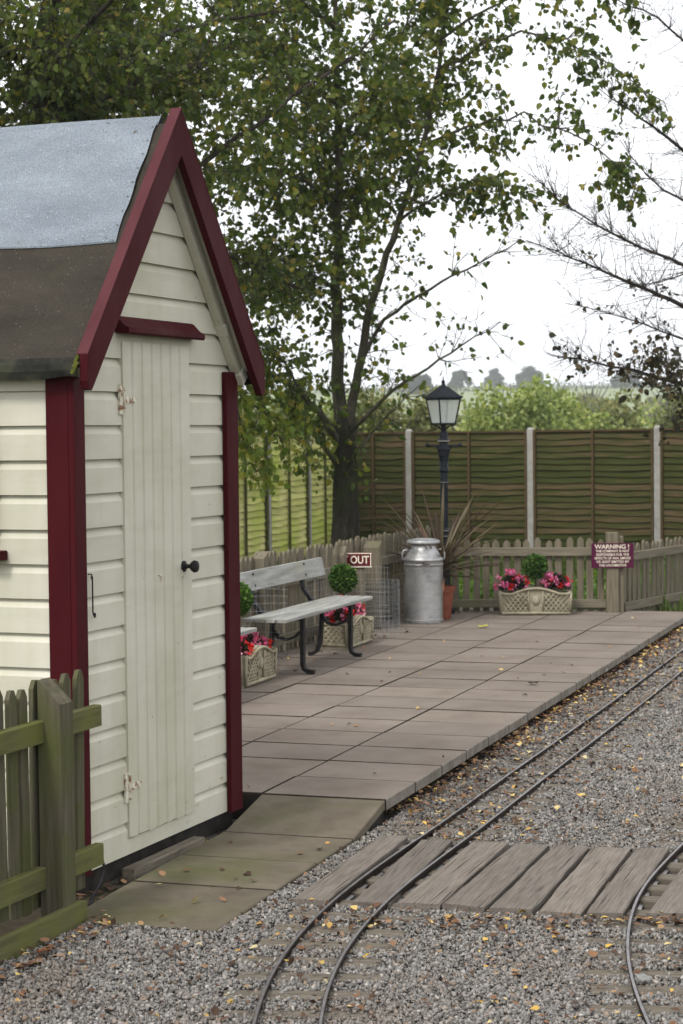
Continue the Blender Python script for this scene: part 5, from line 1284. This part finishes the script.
one_leaf(gp(643, 979, -.075), .06, ('silver', (.22, .22, .21)), 'silvery curled leaf caught on the right hand rail', 2.7, .5, True)
# weeds and grass behind the picket fences
def blades(n, xf, yf, h0, h1, mat, name, label):
    x, y = xf(n), yf(n); d = rng.normal(size=(n, 3))*.5; d[:, 2] = 1; p = np.stack([x, y, np.full(n, -.17)], 1)
    v, f = leaf_cloud(p, d, rng.uniform(h0, h1, n), LEAF_T*np.array([1, .16, 1])); tag(np_mesh(name, v, f, mat), label, 'grass', kind='stuff')
blades(9000, lambda n: rng.uniform(-1.5, 7, n), lambda n: rng.uniform(18.3, 26.5, n), .08, .30, M['grass'], 'rough_grass', 'rough grass between the picket fence and the panel fence')
n_l = 6500; x = rng.uniform(-.6, 4.6, n_l); y = rng.uniform(18.5, 20.6, n_l); v, f = leaf_cloud(np.stack([x, y+np.maximum(0, x-2.4)*1.5, rng.uniform(-.16, .16, n_l)], 1), rng.normal(size=(n_l, 3)), rng.uniform(.04, .085, n_l)); tag(np_mesh('ground_ivy', v, f, M['weed']), 'bright leafy weeds seen through the gaps of the picket fence', 'weeds', kind='stuff')

# ------------------------------------------------------------------ haze, sky, sun
HAZE = .0005
if HAZE:
    mb = MB(); mb.box(-700, 700, -30, 1100, -19, 40); hz = mb.build('haze', bpy.data.materials.new('haze_air')); tag(hz, kind='stuff')
    m = hz.data.materials[0]; m.use_nodes = True; nt = m.node_tree; nt.nodes.remove(nt.nodes['Principled BSDF'])
    pv = nt.nodes.new('ShaderNodeVolumePrincipled'); pv.inputs['Color'].default_value = (.93, .96, 1, 1); pv.inputs['Density'].default_value = HAZE; pv.inputs['Anisotropy'].default_value = .2
    nt.links.new(pv.outputs[0], nt.nodes['Material Output'].inputs['Volume'])
    hz['label'] = 'thin pale haze over the far fields'; hz['category'] = 'haze'
w = bpy.data.worlds.new('World'); scene.world = w; w.use_nodes = True; nt = w.node_tree; bg = nt.nodes['Background']
sky = nt.nodes.new('ShaderNodeTexSky'); sky.sky_type = 'NISHITA'; sky.sun_disc = False
SUN_EL, SUN_AZ = R(48), R(215)            # azimuth clockwise from +Y: behind the camera, slightly left
sky.sun_elevation = SUN_EL; sky.sun_rotation = SUN_AZ; sky.dust_density = 4; sky.air_density = 1
hs = nt.nodes.new('ShaderNodeHueSaturation'); hs.inputs['Saturation'].default_value = .12; nt.links.new(sky.outputs[0], hs.inputs['Color'])
tc = nt.nodes.new('ShaderNodeTexCoord'); cn = nt.nodes.new('ShaderNodeTexNoise'); cn.inputs['Scale'].default_value = 2.2; cn.inputs['Detail'].default_value = 5; nt.links.new(tc.outputs['Generated'], cn.inputs['Vector'])
cr_ = ramp(nt, cn.outputs['Fac'], [(.35, (10.5, 10.8, 11.3)), (.65, (12.5, 12.5, 12.6))])
mx = mixc(nt, .75, hs.outputs[0], cr_.outputs[0]); nt.links.new(mx, bg.inputs['Color']); bg.inputs['Strength'].default_value = .136
sd = bpy.data.lights.new('sun', 'SUN'); sd.energy = 2.1; sd.angle = R(12); sd.color = (1, .96, .90); so = bpy.data.objects.new('sun', sd); col.objects.link(so)
dirv = Vector((math.sin(SUN_AZ)*math.cos(SUN_EL), math.cos(SUN_AZ)*math.cos(SUN_EL), math.sin(SUN_EL))); so.rotation_euler = dirv.to_track_quat('Z', 'Y').to_euler()
scene.view_settings.view_transform = 'Standard'; scene.view_settings.look = 'None'; scene.view_settings.exposure = 0.22; scene.view_settings.gamma = 1
scene.render.engine = 'CYCLES'; scene.cycles.max_bounces = 6; scene.cycles.volume_bounces = 0; scene.cycles.transparent_max_bounces = 8
